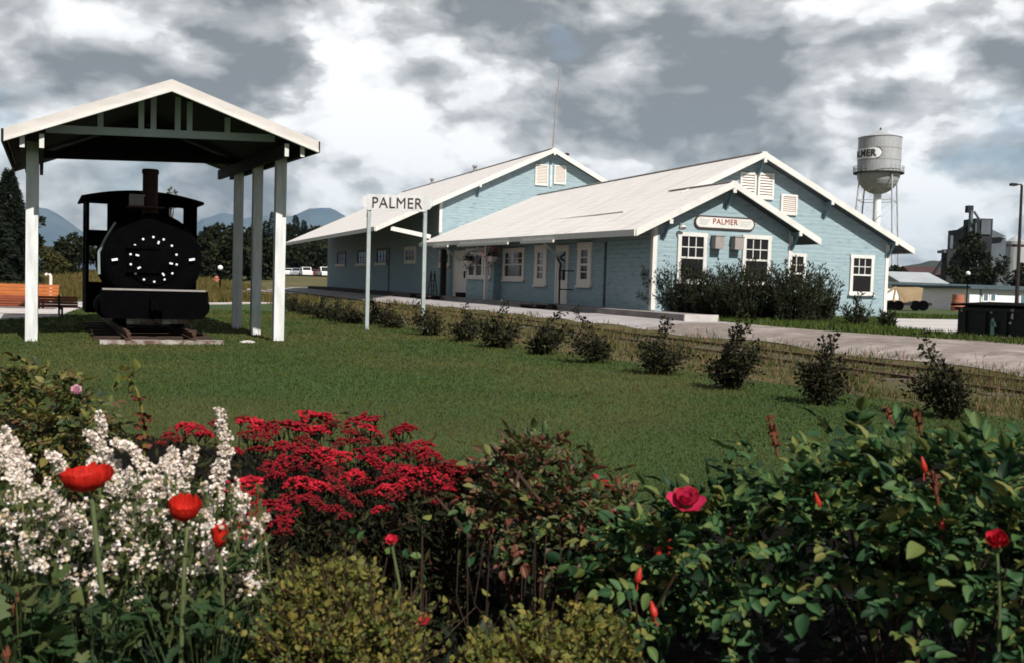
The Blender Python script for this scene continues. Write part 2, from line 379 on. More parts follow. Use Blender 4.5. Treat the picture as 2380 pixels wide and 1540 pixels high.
# dark boarded soffits under every slope
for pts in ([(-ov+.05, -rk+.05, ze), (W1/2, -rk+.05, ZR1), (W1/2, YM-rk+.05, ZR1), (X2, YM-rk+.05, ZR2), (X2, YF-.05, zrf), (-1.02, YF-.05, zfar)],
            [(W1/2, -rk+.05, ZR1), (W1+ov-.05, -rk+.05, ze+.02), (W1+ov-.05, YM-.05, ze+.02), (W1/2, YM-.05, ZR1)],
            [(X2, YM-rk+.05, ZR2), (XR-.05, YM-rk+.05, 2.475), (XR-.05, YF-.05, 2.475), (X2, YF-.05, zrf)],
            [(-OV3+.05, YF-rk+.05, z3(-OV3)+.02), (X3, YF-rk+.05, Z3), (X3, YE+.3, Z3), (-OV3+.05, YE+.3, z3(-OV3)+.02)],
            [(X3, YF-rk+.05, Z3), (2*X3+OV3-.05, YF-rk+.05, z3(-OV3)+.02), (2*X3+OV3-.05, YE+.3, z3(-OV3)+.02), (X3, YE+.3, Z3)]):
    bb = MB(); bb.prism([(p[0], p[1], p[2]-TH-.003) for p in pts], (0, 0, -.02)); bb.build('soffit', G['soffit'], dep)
# rake boards
def rake(p, q, h=.2, up=.025):
    b = MB(); p = np.array(p, float); q = np.array(q, float)
    o = np.array([0, -.045, 0]); u = np.array([0, 0, up])
    b.prism([p+u, q+u, q+u-[0, 0, h+up], p+u-[0, 0, h+up]], o); b.build('fascia', G['white'], dep)
rake((-ov, -rk, ze), (W1/2, -rk, ZR1)); rake((W1/2+.003, -rk, ZR1), (W1+ov, -rk, ze))
rake((W1/2-.4, YM-rk, zl(W1/2-.4)), (X2, YM-rk, ZR2)); rake((X2+.003, YM-rk, ZR2), (XR, YM-rk, 2.45))
rake((-OV3, YF-rk, z3(-OV3)), (X3, YF-rk, Z3), .24); rake((X3+.003, YF-rk, Z3), (2*X3+OV3, YF-rk, z3(-OV3)), .24)
# eave boards
b = MB(); b.bar((-ov-.03, -rk, ze-.09), (-1.10, YF-.05, zfar-.09), .05, .2); b.build('fascia', G['white'], dep)
b = MB(); b.bar((-OV3-.03, YF-rk, z3(-OV3)-.1), (-OV3-.03, YE+.4, z3(-OV3)-.1), .05, .22); b.build('fascia', G['white'], dep)
b = MB(); b.bar((XR+.03, YM-rk, 2.36), (XR+.03, YF-.05, 2.36), .05, .2); b.build('fascia', G['white'], dep)
# lower gutter lengths hanging under the long eave
for x0, x1 in ((1016, 1050), (1072, 1187), (1216, 1291)):
    ya, yb = on_x(x0, 570, -.95)[1], on_x(x1, 555, -.95)[1]
    f = lambda y: ze+(zfar-ze)*(y+.4)/23.7
    g = MB(); xo = lambda y: -ov-.1-(1.07-ov)*(y+.4)/23.7
    g.bar((xo(yb), yb, f(yb)-.24), (xo(ya), ya, f(ya)-.24), .1, .1); g.build('gutter', G['white'], dep)
# snow rail on the roof, ridge caps, flashing
b = MB(); b.bar((.94, 3.9, zl(.94)+.012), (.94, YF-.5, zl(.94)+.03), .05, .04); b.build('snow_rail', G['vent'], rf)
b = MB(); b.bar((W1/2, -rk-.03, ZR1+.005), (W1/2, YM+1.0, ZR1+.005), .22, .025); b.build('ridge_cap', G['roof'], rf)
b = MB(); b.bar((X2, YM-rk-.03, ZR2+.006), (X2, YF-.1, zrf+.006), .24, .026); b.build('ridge_cap', G['roof'], rf)
b = MB(); b.bar((X3, YF-rk-.03, Z3+.006), (X3, YE+.4, Z3+.006), .26, .026); b.build('ridge_cap', G['roof'], rff)
for yv in (46.2, 36.1):
    b = MB(); b.tube([(X3-.1, yv, Z3-.1), (X3-.1, yv, Z3+.28)], .11, 10); b.lathe([(.2, .26), (.17, .36), (0, .4)], (X3-.1, yv, Z3), n=12); b.build('roof_vent', G['grey'], rff)
b = MB(); b.tube([(7.58, YF+.6, 7.3), (7.58, YF+.6, 8.0)], .08, 10); b.lathe([(.15, .0), (.15, .08), (0, .14)], (7.58, YF+.6, 8.0), n=10); b.build('flue_pipe', G['timber'], rff)
# corner boards
def cboard(x, y, z0, z1, sx):
    b = MB(); b.box((x-.02 if sx > 0 else x-.13, y-.025, z0), (x+.13 if sx > 0 else x+.02, y+.0, z1)); b.box((x-.022 if sx > 0 else x, y+.001, z0), (x-.0001 if sx > 0 else x+.022, y+.13, z1))
    b.build('corner_board', G['white'], dep)
cboard(0, 0, -.05, zl(0)-TH-.03, 1); cboard(W1, 0, -.2, zl(0)-TH-.03, -1); cboard(WR, YM, -.35, zr2(WR)-TH-.03, -1)
cboard(0, YF, zl(0)+.4, z3(0)-TH-.03, 1)
# long tie beam under the wide canopy
pa, pb = on_y(908, 531, YF-.2), on_y(1000, 551, YF-.2)
b = MB(); b.bar(pa, pb, .14, .22); b.build('tie_beam', G['white'], dep)
# braces
def brace(x, y, z, out, drop, tip=True):
    b = MB(); b.bar((x, y+.0, z-.08), (x, y-out, z-.08), .09, .11); b.bar((x, y-.02, z-drop), (x, y-out+.06, z-.12), .08, .08)
    o = b.build('brace', G['bracket'], dep)
    if tip:
        t = MB(); t.box((x-.06, y-out-.09, z-.16), (x+.06, y-out-.05, z-.02)); t.build('brace_end', G['white'], o)
brace(W1/2, 0, ZR1-TH-.05, rk, .62); brace(.35, 0, zl(.35)-TH-.03, rk, .6); brace(W1-.02, 0, zl(0)-TH-.03, rk, .6)
brace(X2, YM, ZR2-TH-.05, rk, .65); brace(8.62, YM, zr2(8.62)-TH-.02, rk, .62); brace(WR-.05, YM, zr2(WR-.05)-TH, rk, .6)
brace(2.1, YF, z3(2.1)-TH-.02, rk, .62); brace(X3, YF, Z3-TH-.05, rk, .65)
def sbrace(y, z, out, drop):
    b = MB(); b.bar((0, y, z-drop), (-out, y, z), .07, .07); b.build('brace', G['bluegrey'], dep)
for y in (7.2, 14.9, 19.5, 23.0): sbrace(y, 2.3, .78, .62)

# windows: a = position along the wall, out = distance off the wall
def frame_map(kind, c):
    if kind == 'y': return lambda a, o, z: (a, c-o, z)
    return lambda a, o, z: (c-o, a, z)
def pbox(b, P, a0, a1, o0, o1, z0, z1):
    return b.box(np.minimum(P(a0, o0, z0), P(a1, o1, z1)), np.maximum(P(a0, o0, z0), P(a1, o1, z1)))
def window(P, a0, a1, z0, z1, fw, up=(3, 2), low=(1, 1), split=.5, m=None, sill=True, mw=.03):
    b = MB(); m = m or G['white']
    for A in ((a0, a0+fw, z0+fw, z1-fw), (a1-fw, a1, z0+fw, z1-fw), (a0-.02, a1+.02, z1-fw, z1), (a0-.03, a1+.03, z0, z0+fw)):
        pbox(b, P, A[0], A[1], -.01, .06, A[2], A[3])
    f = b.build('window', m, dep)
    g = MB(); pbox(g, P, a0+fw, a1-fw, -.01, .012, z0+fw, z1-fw); g.build('pane', G['glass'], f)
    s = MB(); A0, A1, Z0, Z1 = a0+fw, a1-fw, z0+fw, z1-fw; zm = Z0+(Z1-Z0)*split
    if split > 0: pbox(s, P, A0, A1, .013, .045, zm-mw, zm+mw)
    for (c, r), za, zb in ((up, zm, Z1), (low, Z0, zm)):
        for i in range(1, c): x = A0+(A1-A0)*i/c; pbox(s, P, x-mw/2, x+mw/2, .0135, .034, za+mw, zb)
        for j in range(1, r): z = za+(zb-za)*j/r; pbox(s, P, A0, A1, .0137, .032, z-mw/2, z+mw/2)
    if s.n: s.build('sash', m, f)
    if sill:
        t = MB(); pbox(t, P, a0-.06, a1+.06, .061, .12, z0-.03, z0+.03); t.build('sill', m, f)
PY0, PYM, PYF, PX0 = frame_map('y', 0), frame_map('y', YM), frame_map('y', YF), frame_map('x', 0)
window(PY0, .87, 1.95, .85, 2.48, .13); window(PY0, 3.32, 4.43, .85, 2.5, .13)
window(PYM, 6.75, 7.87, .6, 2.09, .12); window(PYM, 9.92, 11.02, .62, 2.14, .13)
window(PX0, 10.9, 13.35, .78, 2.19, .2, up=(4, 2), m=G['vent']); window(PX0, 8.5, 9.72, .6, 2.25, .3, up=(1, 2), low=(1, 2), m=G['vent'], mw=.04)
window(PX0, 4.42, 5.57, .62, 2.24, .28, up=(1, 2), low=(1, 2), m=G['vent'], mw=.04)
window(PX0, 21.2, 23.1, 1.42, 2.32, .22, up=(2, 1), low=(2, 1), split=0, m=G['vent'])
G['dimframe'] = mat('brown_window_frame', (.16, .12, .11), rough=.7)
for a, c in ((47.5, 50.8), (40.4, 43.3), (34.6, 37.4)): window(PX0, a, c, 1.65, 2.72, .16, split=0, m=G['dimframe'], sill=False)
window(PX0, 27.7, 30.2, 1.64, 2.66, .22, split=0, m=G['vent'], sill=False)
for a, c in ((47.5, 50.8), (40.4, 43.3), (34.6, 37.4)):
    b = MB(); pbox(b, PX0, a-.2, c+.2, .061, .14, 1.58, 1.76); b.build('window_sill', G['vent'], dep)
# louvred gable vents
def louvre(P, a0, a1, z0, z1, pink=False):
    b = MB(); fw = .08
    for A in ((a0, a0+fw, z0+fw, z1-fw), (a1-fw, a1, z0+fw, z1-fw), (a0, a1, z1-fw, z1), (a0, a1, z0, z0+fw)): pbox(b, P, A[0], A[1], -.01, .07, A[2], A[3])
    f = b.build('louvre_vent', G['white'], dep)
    g = MB(); pbox(g, P, a0+fw, a1-fw, -.01, .006, z0+fw, z1-fw); g.build('vent_back', G['grey'], f)
    s = MB(); n = 8 if not pink else 12
    for k in range(n):
        z = z0+fw+(z1-z0-2*fw)*(k+.5)/n; h = (z1-z0-2*fw)/n
        q = [P(a0+fw, .008, z+h*.42), P(a1-fw, .008, z+h*.42), P(a1-fw, .055, z-h*.3), P(a0+fw, .055, z-h*.3)]
        s.prism(q, (0, 0, -.014))
    s.build('slats', G['vent'], f)
louvre(PYM, 4.87, 5.55, 3.97, 4.9); louvre(PYM, 5.62, 6.31, 3.98, 4.93); louvre(PYM, 6.65, 7.37, 3.47, 4.22)
louvre(PYF, 5.42, 6.2, 6.13, 7.3, True); louvre(PYF, 6.55, 7.28, 6.27, 7.32, True)
b = MB(); b.box((X3-.06, YF-.05, 6.1), (X3+.06, YF-.001, Z3-.3)); b.build('post_strip', G['bluegrey'], dep)
# wall boxes beside the sign and a small lamp
for a in (2.12, 2.86):
    b = MB(); b.box((a, -.28, 1.99), (a+.34, -.001, 2.39)); b.box((a-.02, -.3, 2.391), (a+.36, -.002, 2.42)); b.build('wall_light_box', G['grey'], dep)
b = MB(); b.lathe([(0, 0), (.09, .02), (.11, .09), (.0, .12)], (.94, -.16, 2.66), (0, -.5, -1), 12); b.tube([(.94, 0, 2.74), (.94, -.16, 2.72)], .02, 6); b.build('gooseneck_lamp', G['white'], dep)
# doors
def door(a0, a1, z0, z1, glass=None):
    b = MB(); pbox(b, PX0, a0, a1, -.01, .03, z0, z1); f = b.build('door', G['vent'], dep)
    t = MB()
    for A in ((a0-.14, a0, z0, z1), (a1, a1+.14, z0, z1), (a0-.14, a1+.14, z1, z1+.14)): pbox(t, PX0, A[0], A[1], -.01, .055, A[2], A[3])
    t.build('door_frame', G['white'], f)
    if glass:
        g = MB(); pbox(g, PX0, *glass[:2], .031, .037, *glass[2:]); g.build('pane', G['glass'], f)
    h = MB(); hx = a0+.22; pbox(h, PX0, hx-.05, hx+.05, .031, .08, .85, 1.2); h.build('handle', G['timber'], f)
door(18.5, 20.4, -.06, 2.1); door(6.55, 7.45, -.06, 2.05, (6.68, 7.3, .86, 1.95))
# projecting bay with three lights
PB = frame_map('x', -.36)
b = MB(); b.box((-.36, 13.7, -.2), (-.001, 17.5, 2.38)); b.build('bay', G['blue'], dep)
window(PB, 14.0, 17.2, .84, 2.08, .16, up=(1, 2), low=(1, 1), split=0, m=G['vent'])
for a in (15.07, 16.13):
    b = MB(); pbox(b, PB, a-.14, a+.14, .013, .055, 1.0, 1.93); b.build('mullion', G['vent'], dep)
b = MB(); pbox(b, PB, 13.7, 17.5, .0, .05, 2.14, 2.26); b.build('bay_trim', G['vent'], dep)
b = MB(); b.bar((-.86, 13.3, -.07), (-.86, 13.3, 2.36), .14, .14, (0, 1, 0)); b.build('porch_post', G['white'], dep)
b = MB(); b.bar((-.45, 20.95, -.07), (-.45, 20.95, 2.3), .26, .26, (0, 1, 0)); b.build('porch_post', G['timber'], dep, label='dark porch post beside the white double door')
# sliding freight door seam and hanging bolts
b = MB(); pbox(b, PX0, 3.28, 3.42, .001, .02, -.05, 2.2); b.build('door_seam', G['soffit'], dep)
b = MB(); pbox(b, PX0, 33.9, 34.2, .001, .02, -.05, 2.7); b.build('door_seam', G['soffit'], dep)
# concrete platform, dark timber dock
b = MB(); b.box((-.82, -3.4, -.5), (-.005, 23.2, -.07)); b.box((-.003, -3.4, -.5), (.24, -.06, -.072))
tag(b.build('platform', G['conc_dark']), kind='structure')
b = MB(); b.box((-.85, -3.47, -.45), (.27, -3.402, -.06)); b.build('concrete_curb', G['conc'])
tag(D.objects['concrete_curb'], 'pale concrete end block of the platform below the dark bushes', 'curb')
b = MB()
for k in range(32): b.box((-1.5, 23.4+k, -.34), (-.005, 24.37+k, -.06))
b.box((-1.42, 23.45, -.55), (-1.36, 55.2, -.345))
b.build('timber_dock', G['timber']); tag(D.objects['timber_dock'], 'low dark timber loading dock along the far wing of the depot', 'loading dock')
# things against the long wall
o = thing('step_ladder', 'dark folding step ladder standing at the depot wall beside the white double door', 'ladder', (-.6, 22.3, -.07))
for k, (x, dy) in enumerate(((-.6, -.35), (-.6, .35))):
    b = MB()
    for xx in (-.75, -.45): b.bar((xx, 22.3+dy, -.07), (xx+.06*(1 if xx < -.6 else -1), 22.3, 1.2), .04, .04, (1, 0, 0))
    b.build('frame', G['timber'], o)
b = MB()
for k in range(4): z = .15+k*.27; b.box((-.74, 22.3-.33+.25*(z+.07), z-.015), (-.46, 22.3-.25+.25*(z+.07), z+.015))
b.build('treads', G['timber'], o)
o = thing('handrail', 'dark pipe handrail beside the half glazed white door', 'handrail', (-.5, 6.1, -.07))
b = MB(); b.tube([(-.04, 7.5, 1.75), (-.3, 6.5, 1.42), (-.5, 6.12, 1.25), (-.5, 6.1, -.07)], .035, 8); b.build('rail', G['timber'], o)
b = MB(); b.tube([(-.5, 6.1, 1.2), (-.02, 5.9, 1.2)], .025, 6); b.tube([(-.5, 6.1, .5), (-.02, 5.95, .5)], .025, 6); b.build('stay', G['timber'], o)
def lowbox(name, label, cat, c, sz, n):
    b = MB(); c = np.array(c)
    for k in range(n):
        y = c[1]-sz[1]/2+sz[1]*(k+.04)/n; b.box((c[0]-sz[0]/2, y, c[2]+sz[2]-.06), (c[0]+sz[0]/2, y+sz[1]/n*.9, c[2]+sz[2]))
    for s in (-1, 1): b.box((c[0]-sz[0]/2+.02, c[1]+s*sz[1]*.4-.05, c[2]), (c[0]+sz[0]/2-.02, c[1]+s*sz[1]*.4+.05, c[2]+sz[2]-.062))
    tag(b.build(name, G['timber'], base=c), label, cat)
lowbox('wooden_step', 'dark wooden step in front of the half glazed white door', 'step', (-1.15, 7.1, -.27), (.5, 1.6, .16), 4)
lowbox('wooden_pallet', 'dark wooden pallet on the road edge below the platform by the white double door', 'pallet', (-1.3, 20.6, -.27), (.7, 2.2, .2), 6)
lowbox('wooden_crate', 'small dark crate at the foot of the white double door', 'crate', (-.4, 18.1, -.07), (.4, .7, .22), 4)
b = MB(); b.box((-1.05, 5.5, -.27), (-.86, 6.0, -.1)); b.box((-1.0, 5.55, -.1), (-.9, 5.95, -.05)); tag(b.build('rubber_mat_block', G['timber'], base=(-.95, 5.75, -.27)), 'low dark wheel chock against the platform below the right narrow window', 'chock')
# hanging baskets
def basket(name, label, px, py, dep_x, fl):
    c = on_x(px, py, dep_x); o = thing(name, label, 'hanging basket', c)
    b = MB(); b.lathe([(.02, -.26), (.17, -.2), (.26, -.04), (.27, 0), (.25, 0), (.16, -.18), (0, -.2)], c, n=16); b.build('bowl', G['vent'], o)
    b = MB()
    for a in range(3): b.tube([c+[.26*math.cos(a*2.1), .26*math.sin(a*2.1), 0], [c[0], c[1], c[2]+.42], [c[0], c[1], 2.32]], .008, 5)
    b.build('chain', G['timber'], o)
    b = MB(); n = 420; d = rdir(n, .25); P = c+d*rng.uniform(.1, .36, n)[:, None]*[1, 1, .8]+[0, 0, .08]
    k = n//4; P[:k, 2] -= rng.uniform(.1, .6, k); b.inst(*KITE, rots(rdir(n), None, rng.uniform(.05, .1, n)), P); b.build('foliage', G['treeleaf'], o)
    if fl:
        b = MB(); n = 150; d = rdir(n, .3); P = c+d*rng.uniform(.28, .42, n)[:, None]+[-.04, 0, .1]; b.inst(*OVAL, rots(d+rdir(n)*.8, None, rng.uniform(.05, .09, n)), P)
        b.build('flowers', fl, o)
G['petunia'] = mat('coral_petals', (.5, .1, .09), island=((.45, .08, .07), (.5, .17, .14), (.34, .05, .06)), rough=.7, trans=.2)
basket('hanging_basket', 'dark leafy hanging basket under the eave left of the bay window', 1090, 607, -.75, None)
basket('hanging_basket', 'hanging basket of coral pink flowers in front of the bay window', 1144, 597, -.75, G['petunia'])
# depot name board on the small gable
c = np.array([2.6, -.06, 2.835]); tl = -.0
o = thing('depot_name_board', 'white pill shaped name board with dark red lettering on the front gable', 'sign', (2.6, 0, 2.835))
def pill(w, h, y0, y1, n=14):
    r = h/2; pts = []
    for s, a0 in ((1, -PI/2), (-1, PI/2)):
        for k in range(n+1): a = a0+PI*k/n; pts.append((c[0]+s*(w/2-r)+r*math.cos(a), y0, c[2]+r*math.sin(a)))
    b = MB(); b.prism(pts, (0, y1-y0, 0)); return b
pill(2.3, .43, -.05, -.001).build('border', G['letter'], o); bd = pill(2.19, .33, -.062, -.0505).build('board', G['white'], o)
V, F = text_geo('PALMER', .175, .012, 0); b = MB(); b.add(V+[c[0], -.076, c[2]+.045], F); b.build('lettering', G['redletter'], bd)
b = MB()
for s in (-1, 1):
    for k in range(3): b.box((c[0]+s*.78-.2, -.066, c[2]+.06-.065*k), (c[0]+s*.78+.2-.05*k, -.0625, c[2]+.085-.065*k))
b.build('small_text_lines', G['greyletter'], bd)
# radio mast on the far ridge
pm = np.array([X3+.2, YF+.3, Z3-.05]); o = thing('radio_mast', 'thin grey radio mast on the ridge of the far gable', 'antenna', pm)
b = MB(); b.tube([pm, pm+[.12, 0, 2.3], pm+[.3, 0, 4.65]], [.05, .042, .028], 6); b.build('mast', G['grey'], o)
b = MB(); b.tube([pm+[.24, 0, 3.9], pm+[.32, 0, 3.92]], .012, 5); b.tube([pm+[-.15, 0, .1], pm+[.2, 0, .1]], .03, 5); b.build('bracket', G['galv'], o)
# ------------------------------------------------------------------ the engine shelter
SO = np.array([-15.005, -9.068, 0.]); SY = .072
SU = np.array([math.cos(SY), math.sin(SY), 0]); SV = np.array([-math.sin(SY), math.cos(SY), 0])
def sw(u, v, z): return SO+SU*u+SV*v+np.array([0, 0, z])
def lean(u, v): return .046*u+.026*v            # the old shelter is not quite level
def sl(u, v, z): return sw(u, v, z+lean(u, v))
def on_v(x, y, v):
    d = ray(x, y); t = ((SO+SV*v-CAM)@SV)/(d@SV); P = CAM+d*t
    return (P-SO)@SU, P[2]
sh = thing('engine_shelter', 'white posted open shelter with a shallow gable roof over the black locomotive', 'shelter', sw(0, 2.2, -.55))
SS, SWd, SZA, SZE, SO1, SL, SOB, SZT = 2.09, 2.488, 3.877, 2.956, 1.168, 4.371, 2.0, 2.856
for u in (-SS, SS):
    for v in (0, 2.19, SL):
        zb = -.62 if u < 0 else (-.56 if v > 0 else -.52)
        b = MB(); b.bar(sw(u, v, zb), sl(u, v, SZT+.05), .19, .19, SV); b.build('post', G['postwhite'], sh)
V0, V1 = -SO1, SL+SOB
def sroof(u): return SZA-(SZA-SZE)*abs(u)/SWd
for s in (-1, 1):
    b = MB(); b.prism([sl(0, V0, SZA), sl(s*SWd, V0, SZE), sl(s*SWd, V1, SZE), sl(0, V1, SZA)], (0, 0, .05)); b.build('roof', G['roof'], sh)
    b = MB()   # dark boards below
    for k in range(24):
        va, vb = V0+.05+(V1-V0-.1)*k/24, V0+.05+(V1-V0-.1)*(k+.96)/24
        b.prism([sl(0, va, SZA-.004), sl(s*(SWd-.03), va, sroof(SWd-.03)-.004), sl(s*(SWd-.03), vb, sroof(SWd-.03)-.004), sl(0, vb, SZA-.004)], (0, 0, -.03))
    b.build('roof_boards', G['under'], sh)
    for v, off in ((V0, -1), (V1, 1)):   # barge boards, with a thin bright trim along their lower edge
        b = MB(); p, q = sl(0, v, SZA+.05), sl(s*SWd, v, SZE+.05)
        b.prism([p, q, q-[0, 0, .19], p-[0, 0, .19]], SV*off*.05); f = b.build('barge_board', G['barge'], sh)
        t = MB(); t.prism([p-[0, 0, .155], q-[0, 0, .155], q-[0, 0, .205], p-[0, 0, .205]], SV*off*.08); t.build('trim', G['white'], f)
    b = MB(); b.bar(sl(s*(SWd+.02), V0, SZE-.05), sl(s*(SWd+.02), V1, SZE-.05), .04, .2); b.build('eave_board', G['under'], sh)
    for e in (-.14, .14):                # doubled plates carrying the roof, front ends coloured white as if sunlit
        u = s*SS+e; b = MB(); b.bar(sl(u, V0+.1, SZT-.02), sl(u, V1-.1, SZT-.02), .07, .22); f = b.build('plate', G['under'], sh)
        t = MB(); t.bar(sl(u, V0+.05, SZT-.02), sl(u, V0+.099, SZT-.02), .07, .22); t.build('lit_plate_end', G['white'], f)
def truss(v):
    b = MB(); zc = 3.11
    b.bar(sl(-SS+.2, v, zc), sl(SS-.2, v, zc), .06, .13); b.build('tie_beam', G['bluegrey'], sh)
    for u in (-1.05, -.40, -.2, .2, .40, 1.05):
        t = MB(); t.bar(sl(u, v, zc+.065), sl(u, v, sroof(u)-.05), .09, .06, SV); t.build('stud', G['bluegrey'], sh)
truss(-.35)
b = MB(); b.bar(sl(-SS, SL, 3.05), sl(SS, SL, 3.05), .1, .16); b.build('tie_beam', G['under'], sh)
b = MB(); b.prism([sl(-SWd+.4, SL+.2, 3.0), sl(SWd-.4, SL+.2, 3.0), sl(0, SL+.2, SZA-.05)], SV*.04); b.build('gable_boards', G['under'], sh)

# ------------------------------------------------------------------ display track
LU = on_v(358, 700, .55)[0]     # centre line of the engine
trk = thing('display_track', 'short rusty display track on weathered sleepers, coloured shade-dark behind the front one, under the engine', 'track', sw(LU, 2.5, -.55))
for k in range(7):
    v = -.75+k*1.02; w = rng.uniform(-.06, .06)
    b = MB(); b.bar(sw(LU-1.02+w, v, -.53), sw(LU+1.0+w, v, -.53), .22, .12); b.build('sleeper', G['tie' if k == 0 else 'tieshade'], trk)
for s in (-.53, .53):
    b = MB(); b.bar(sw(LU+s, -.85, -.36), sw(LU+s, 6.3, -.36), .06, .05); b.bar(sw(LU+s, -.85, -.41), sw(LU+s, 6.3, -.41), .02, .08); b.bar(sw(LU+s, -.85, -.44), sw(LU+s, 6.3, -.44), .11, .02)
    b.build('rail', G['rust'], trk)
# two pale blocks under the front beam
for a, c in ((-.48, -.02), (.12, .66)):
    b = MB(); b.bar(sw(LU+a, .35, -.19), sw(LU+c, .35, -.19), .2, .12)
    tag(b.build('wooden_block', G['tie'], base=sw(LU+(a+c)/2, .35, -.3)), 'pale splintered timber block under the '+('left' if a < 0 else 'right')+' half of the engine beam', 'timber block')
# ------------------------------------------------------------------ the locomotive
lo = thing('steam_locomotive', 'black narrow gauge steam locomotive with rusty chimney facing the lawn', 'locomotive', sw(LU, 2.5, -.34))
VB = .15                        # buffer beam face
bt = on_v(360, 673, VB)[1]; bbm = on_v(360, 742, VB)[1]; bl = on_v(235, 700, VB)[0]; br = on_v(484, 700, VB)[0]
b = MB(); b.prism([sw(bl+.1, VB, bbm), sw(br-.1, VB, bbm), sw(br, VB, bbm+.12), sw(br, VB, bt-.03), sw(bl, VB, bt-.03), sw(bl, VB, bbm+.12)], SV*.28)
bf = b.build('buffer_beam', G['black'], lo)
b = MB(); b.bar(sw(bl+.02, VB+.1, bt-.015), sw(br-.05, VB+.1, bt-.015), .24, .028); b.build('lit_beam_edge', G['grey'], bf)  # pale strip added as the sunlit top edge of the black beam
b = MB(); b.box((-.11, -.18, -.1), (.11, -.001, .1), np.stack([SU, SV, [0, 0, 1]], 1), sw(LU, VB, bt-.28)); b.lathe([(.05, 0), (.05, .2), (.09, .2), (.09, .26), (0, .26)], sw(LU, VB-.18, bt-.28), -SV, 12); b.build('coupler', G['black'], bf)
VF = .75                        # smokebox front
cu, cz = on_v(357, 604, VF); R0 = on_v(357+111, 604, VF)[0]-cu; R0 = .5*(R0+on_v(357, 493, VF)[1]-cz)
b = MB(); b.lathe([(0, 0), (R0*.86, 0), (R0*.97, .025), (R0, .07), (R0, 3.0), (0, 3.0)], sw(cu, VF, cz), SV, 48)
for dv in (.5, 1.3, 2.1): b.lathe([(R0, dv), (R0+.018, dv+.005), (R0+.018, dv+.07), (R0, dv+.075)], sw(cu, VF, cz), SV, 48)
bo = b.build('boiler', G['black'], lo, smooth=False)
rb = on_v(357+53, 604, VF)[0]-cu
b = MB(); b.lathe([(rb*1.17, 0), (rb*1.17, .03), (rb*.9, .045), (rb*.5, .075), (0, .085)], sw(cu, VF, cz), -SV, 40); df = b.build('smokebox_door', G['black'], bo)
b = MB(); b.bar(sw(cu-rb*1.2, VF-.07, cz+.22), sw(cu+.1, VF-.09, cz+.22), .03, .06); b.bar(sw(cu-rb*1.2, VF-.07, cz-.22), sw(cu+.1, VF-.09, cz-.22), .03, .06); b.build('hinge', G['black'], df)
bolt = MB(); bolt.lathe([(0, -.045), (.026, -.04), (.036, -.015), (.036, .03)], n=10)
for k in range(14):
    a = 2*PI*(k+.5)/14+.03; b = MB(); p = sw(cu+rb*1.02*math.cos(a), VF, cz+rb*1.02*math.sin(a))
    b.lathe([(.024, 0), (.024, .035), (.017, .048), (0, .052)], p, -SV, 10); b.build('bolt', G['boltw'], bo)
for (x, y) in ((367, 565), (318, 594), (322, 623), (378, 638), (396, 613)):
    u, z = on_v(x, y, VF); b = MB(); d = np.array([u-cu, z-cz]); d /= np.linalg.norm(d)
    b.bar(sw(u-d[0]*.03, VF-.1, z-d[1]*.025), sw(u+d[0]*.03, VF-.1, z+d[1]*.03), .03, .05, SV); b.build('door_clamp', G['boltw'], bo)
for (x, y) in ((266, 604), (445, 604)):
    u, z = on_v(x, y, VF); b = MB(); b.bar(sw(u-.05, VF-.06, z-.01), sw(u+.05, VF-.06, z+.01), .03, .04); b.build('lamp_lug', G['boltw'], bo)
b = MB(); u, z = on_v(275, 540, VF+.1); b.tube([sw(cu-R0-.05, VF+.3, cz-.3), sw(cu-R0-.06, VF+.3, cz+.1), sw(cu-R0*.93, VF+.25, cz+.38), sw(cu-R0*.75, VF+.2, cz+.66)], .025, 6); b.build('handrail', G['galv'], bo)
# chimney and its saddle
VS = VF+.45; su, szt = on_v(350, 394, VS); szb = cz+R0-.06; sr = (on_v(368, 440, VS)[0]-on_v(332, 440, VS)[0])/2
b = MB(); b.lathe([(sr*1.25, szb-.02), (sr*1.02, szb+.14), (sr, szb+.2), (sr*1.0, szt-.1), (sr*1.1, szt-.08), (sr*1.1, szt-.02), (sr*.98, szt), (sr*.8, szt), (sr*.8, szt-.4)], sw(su, VS, 0), (0, 0, 1), 24)
b.build('chimney', G['stack'], lo, smooth=False)
ua, za = on_v(299, 488, VS-.2); ub, zb2 = on_v(368, 484, VS-.2)
b = MB(); b.bar(sw(ua, VS-.05, zb2+.005), sw(ub+.1, VS-.05, zb2+.005), .5, .03); b.build('chimney_saddle', G['rust'], lo)
ua, za = on_v(303, 486, VS-.2); ub, zc2 = on_v(338, 463, VS-.2)
b = MB(); b.bar(sw(ua, VS, zb2+.02+(zc2-za)/2), sw(ub-.02, VS, zb2+.02+(zc2-za)/2), .3, abs(zc2-za)); b.bar(sw(ua-.02, VS-.16, zb2+.02+(zc2-za)), sw(ub, VS-.16, zb2+.02+(zc2-za)), .04, .03)
b.build('headlamp_box', G['grey'], lo)
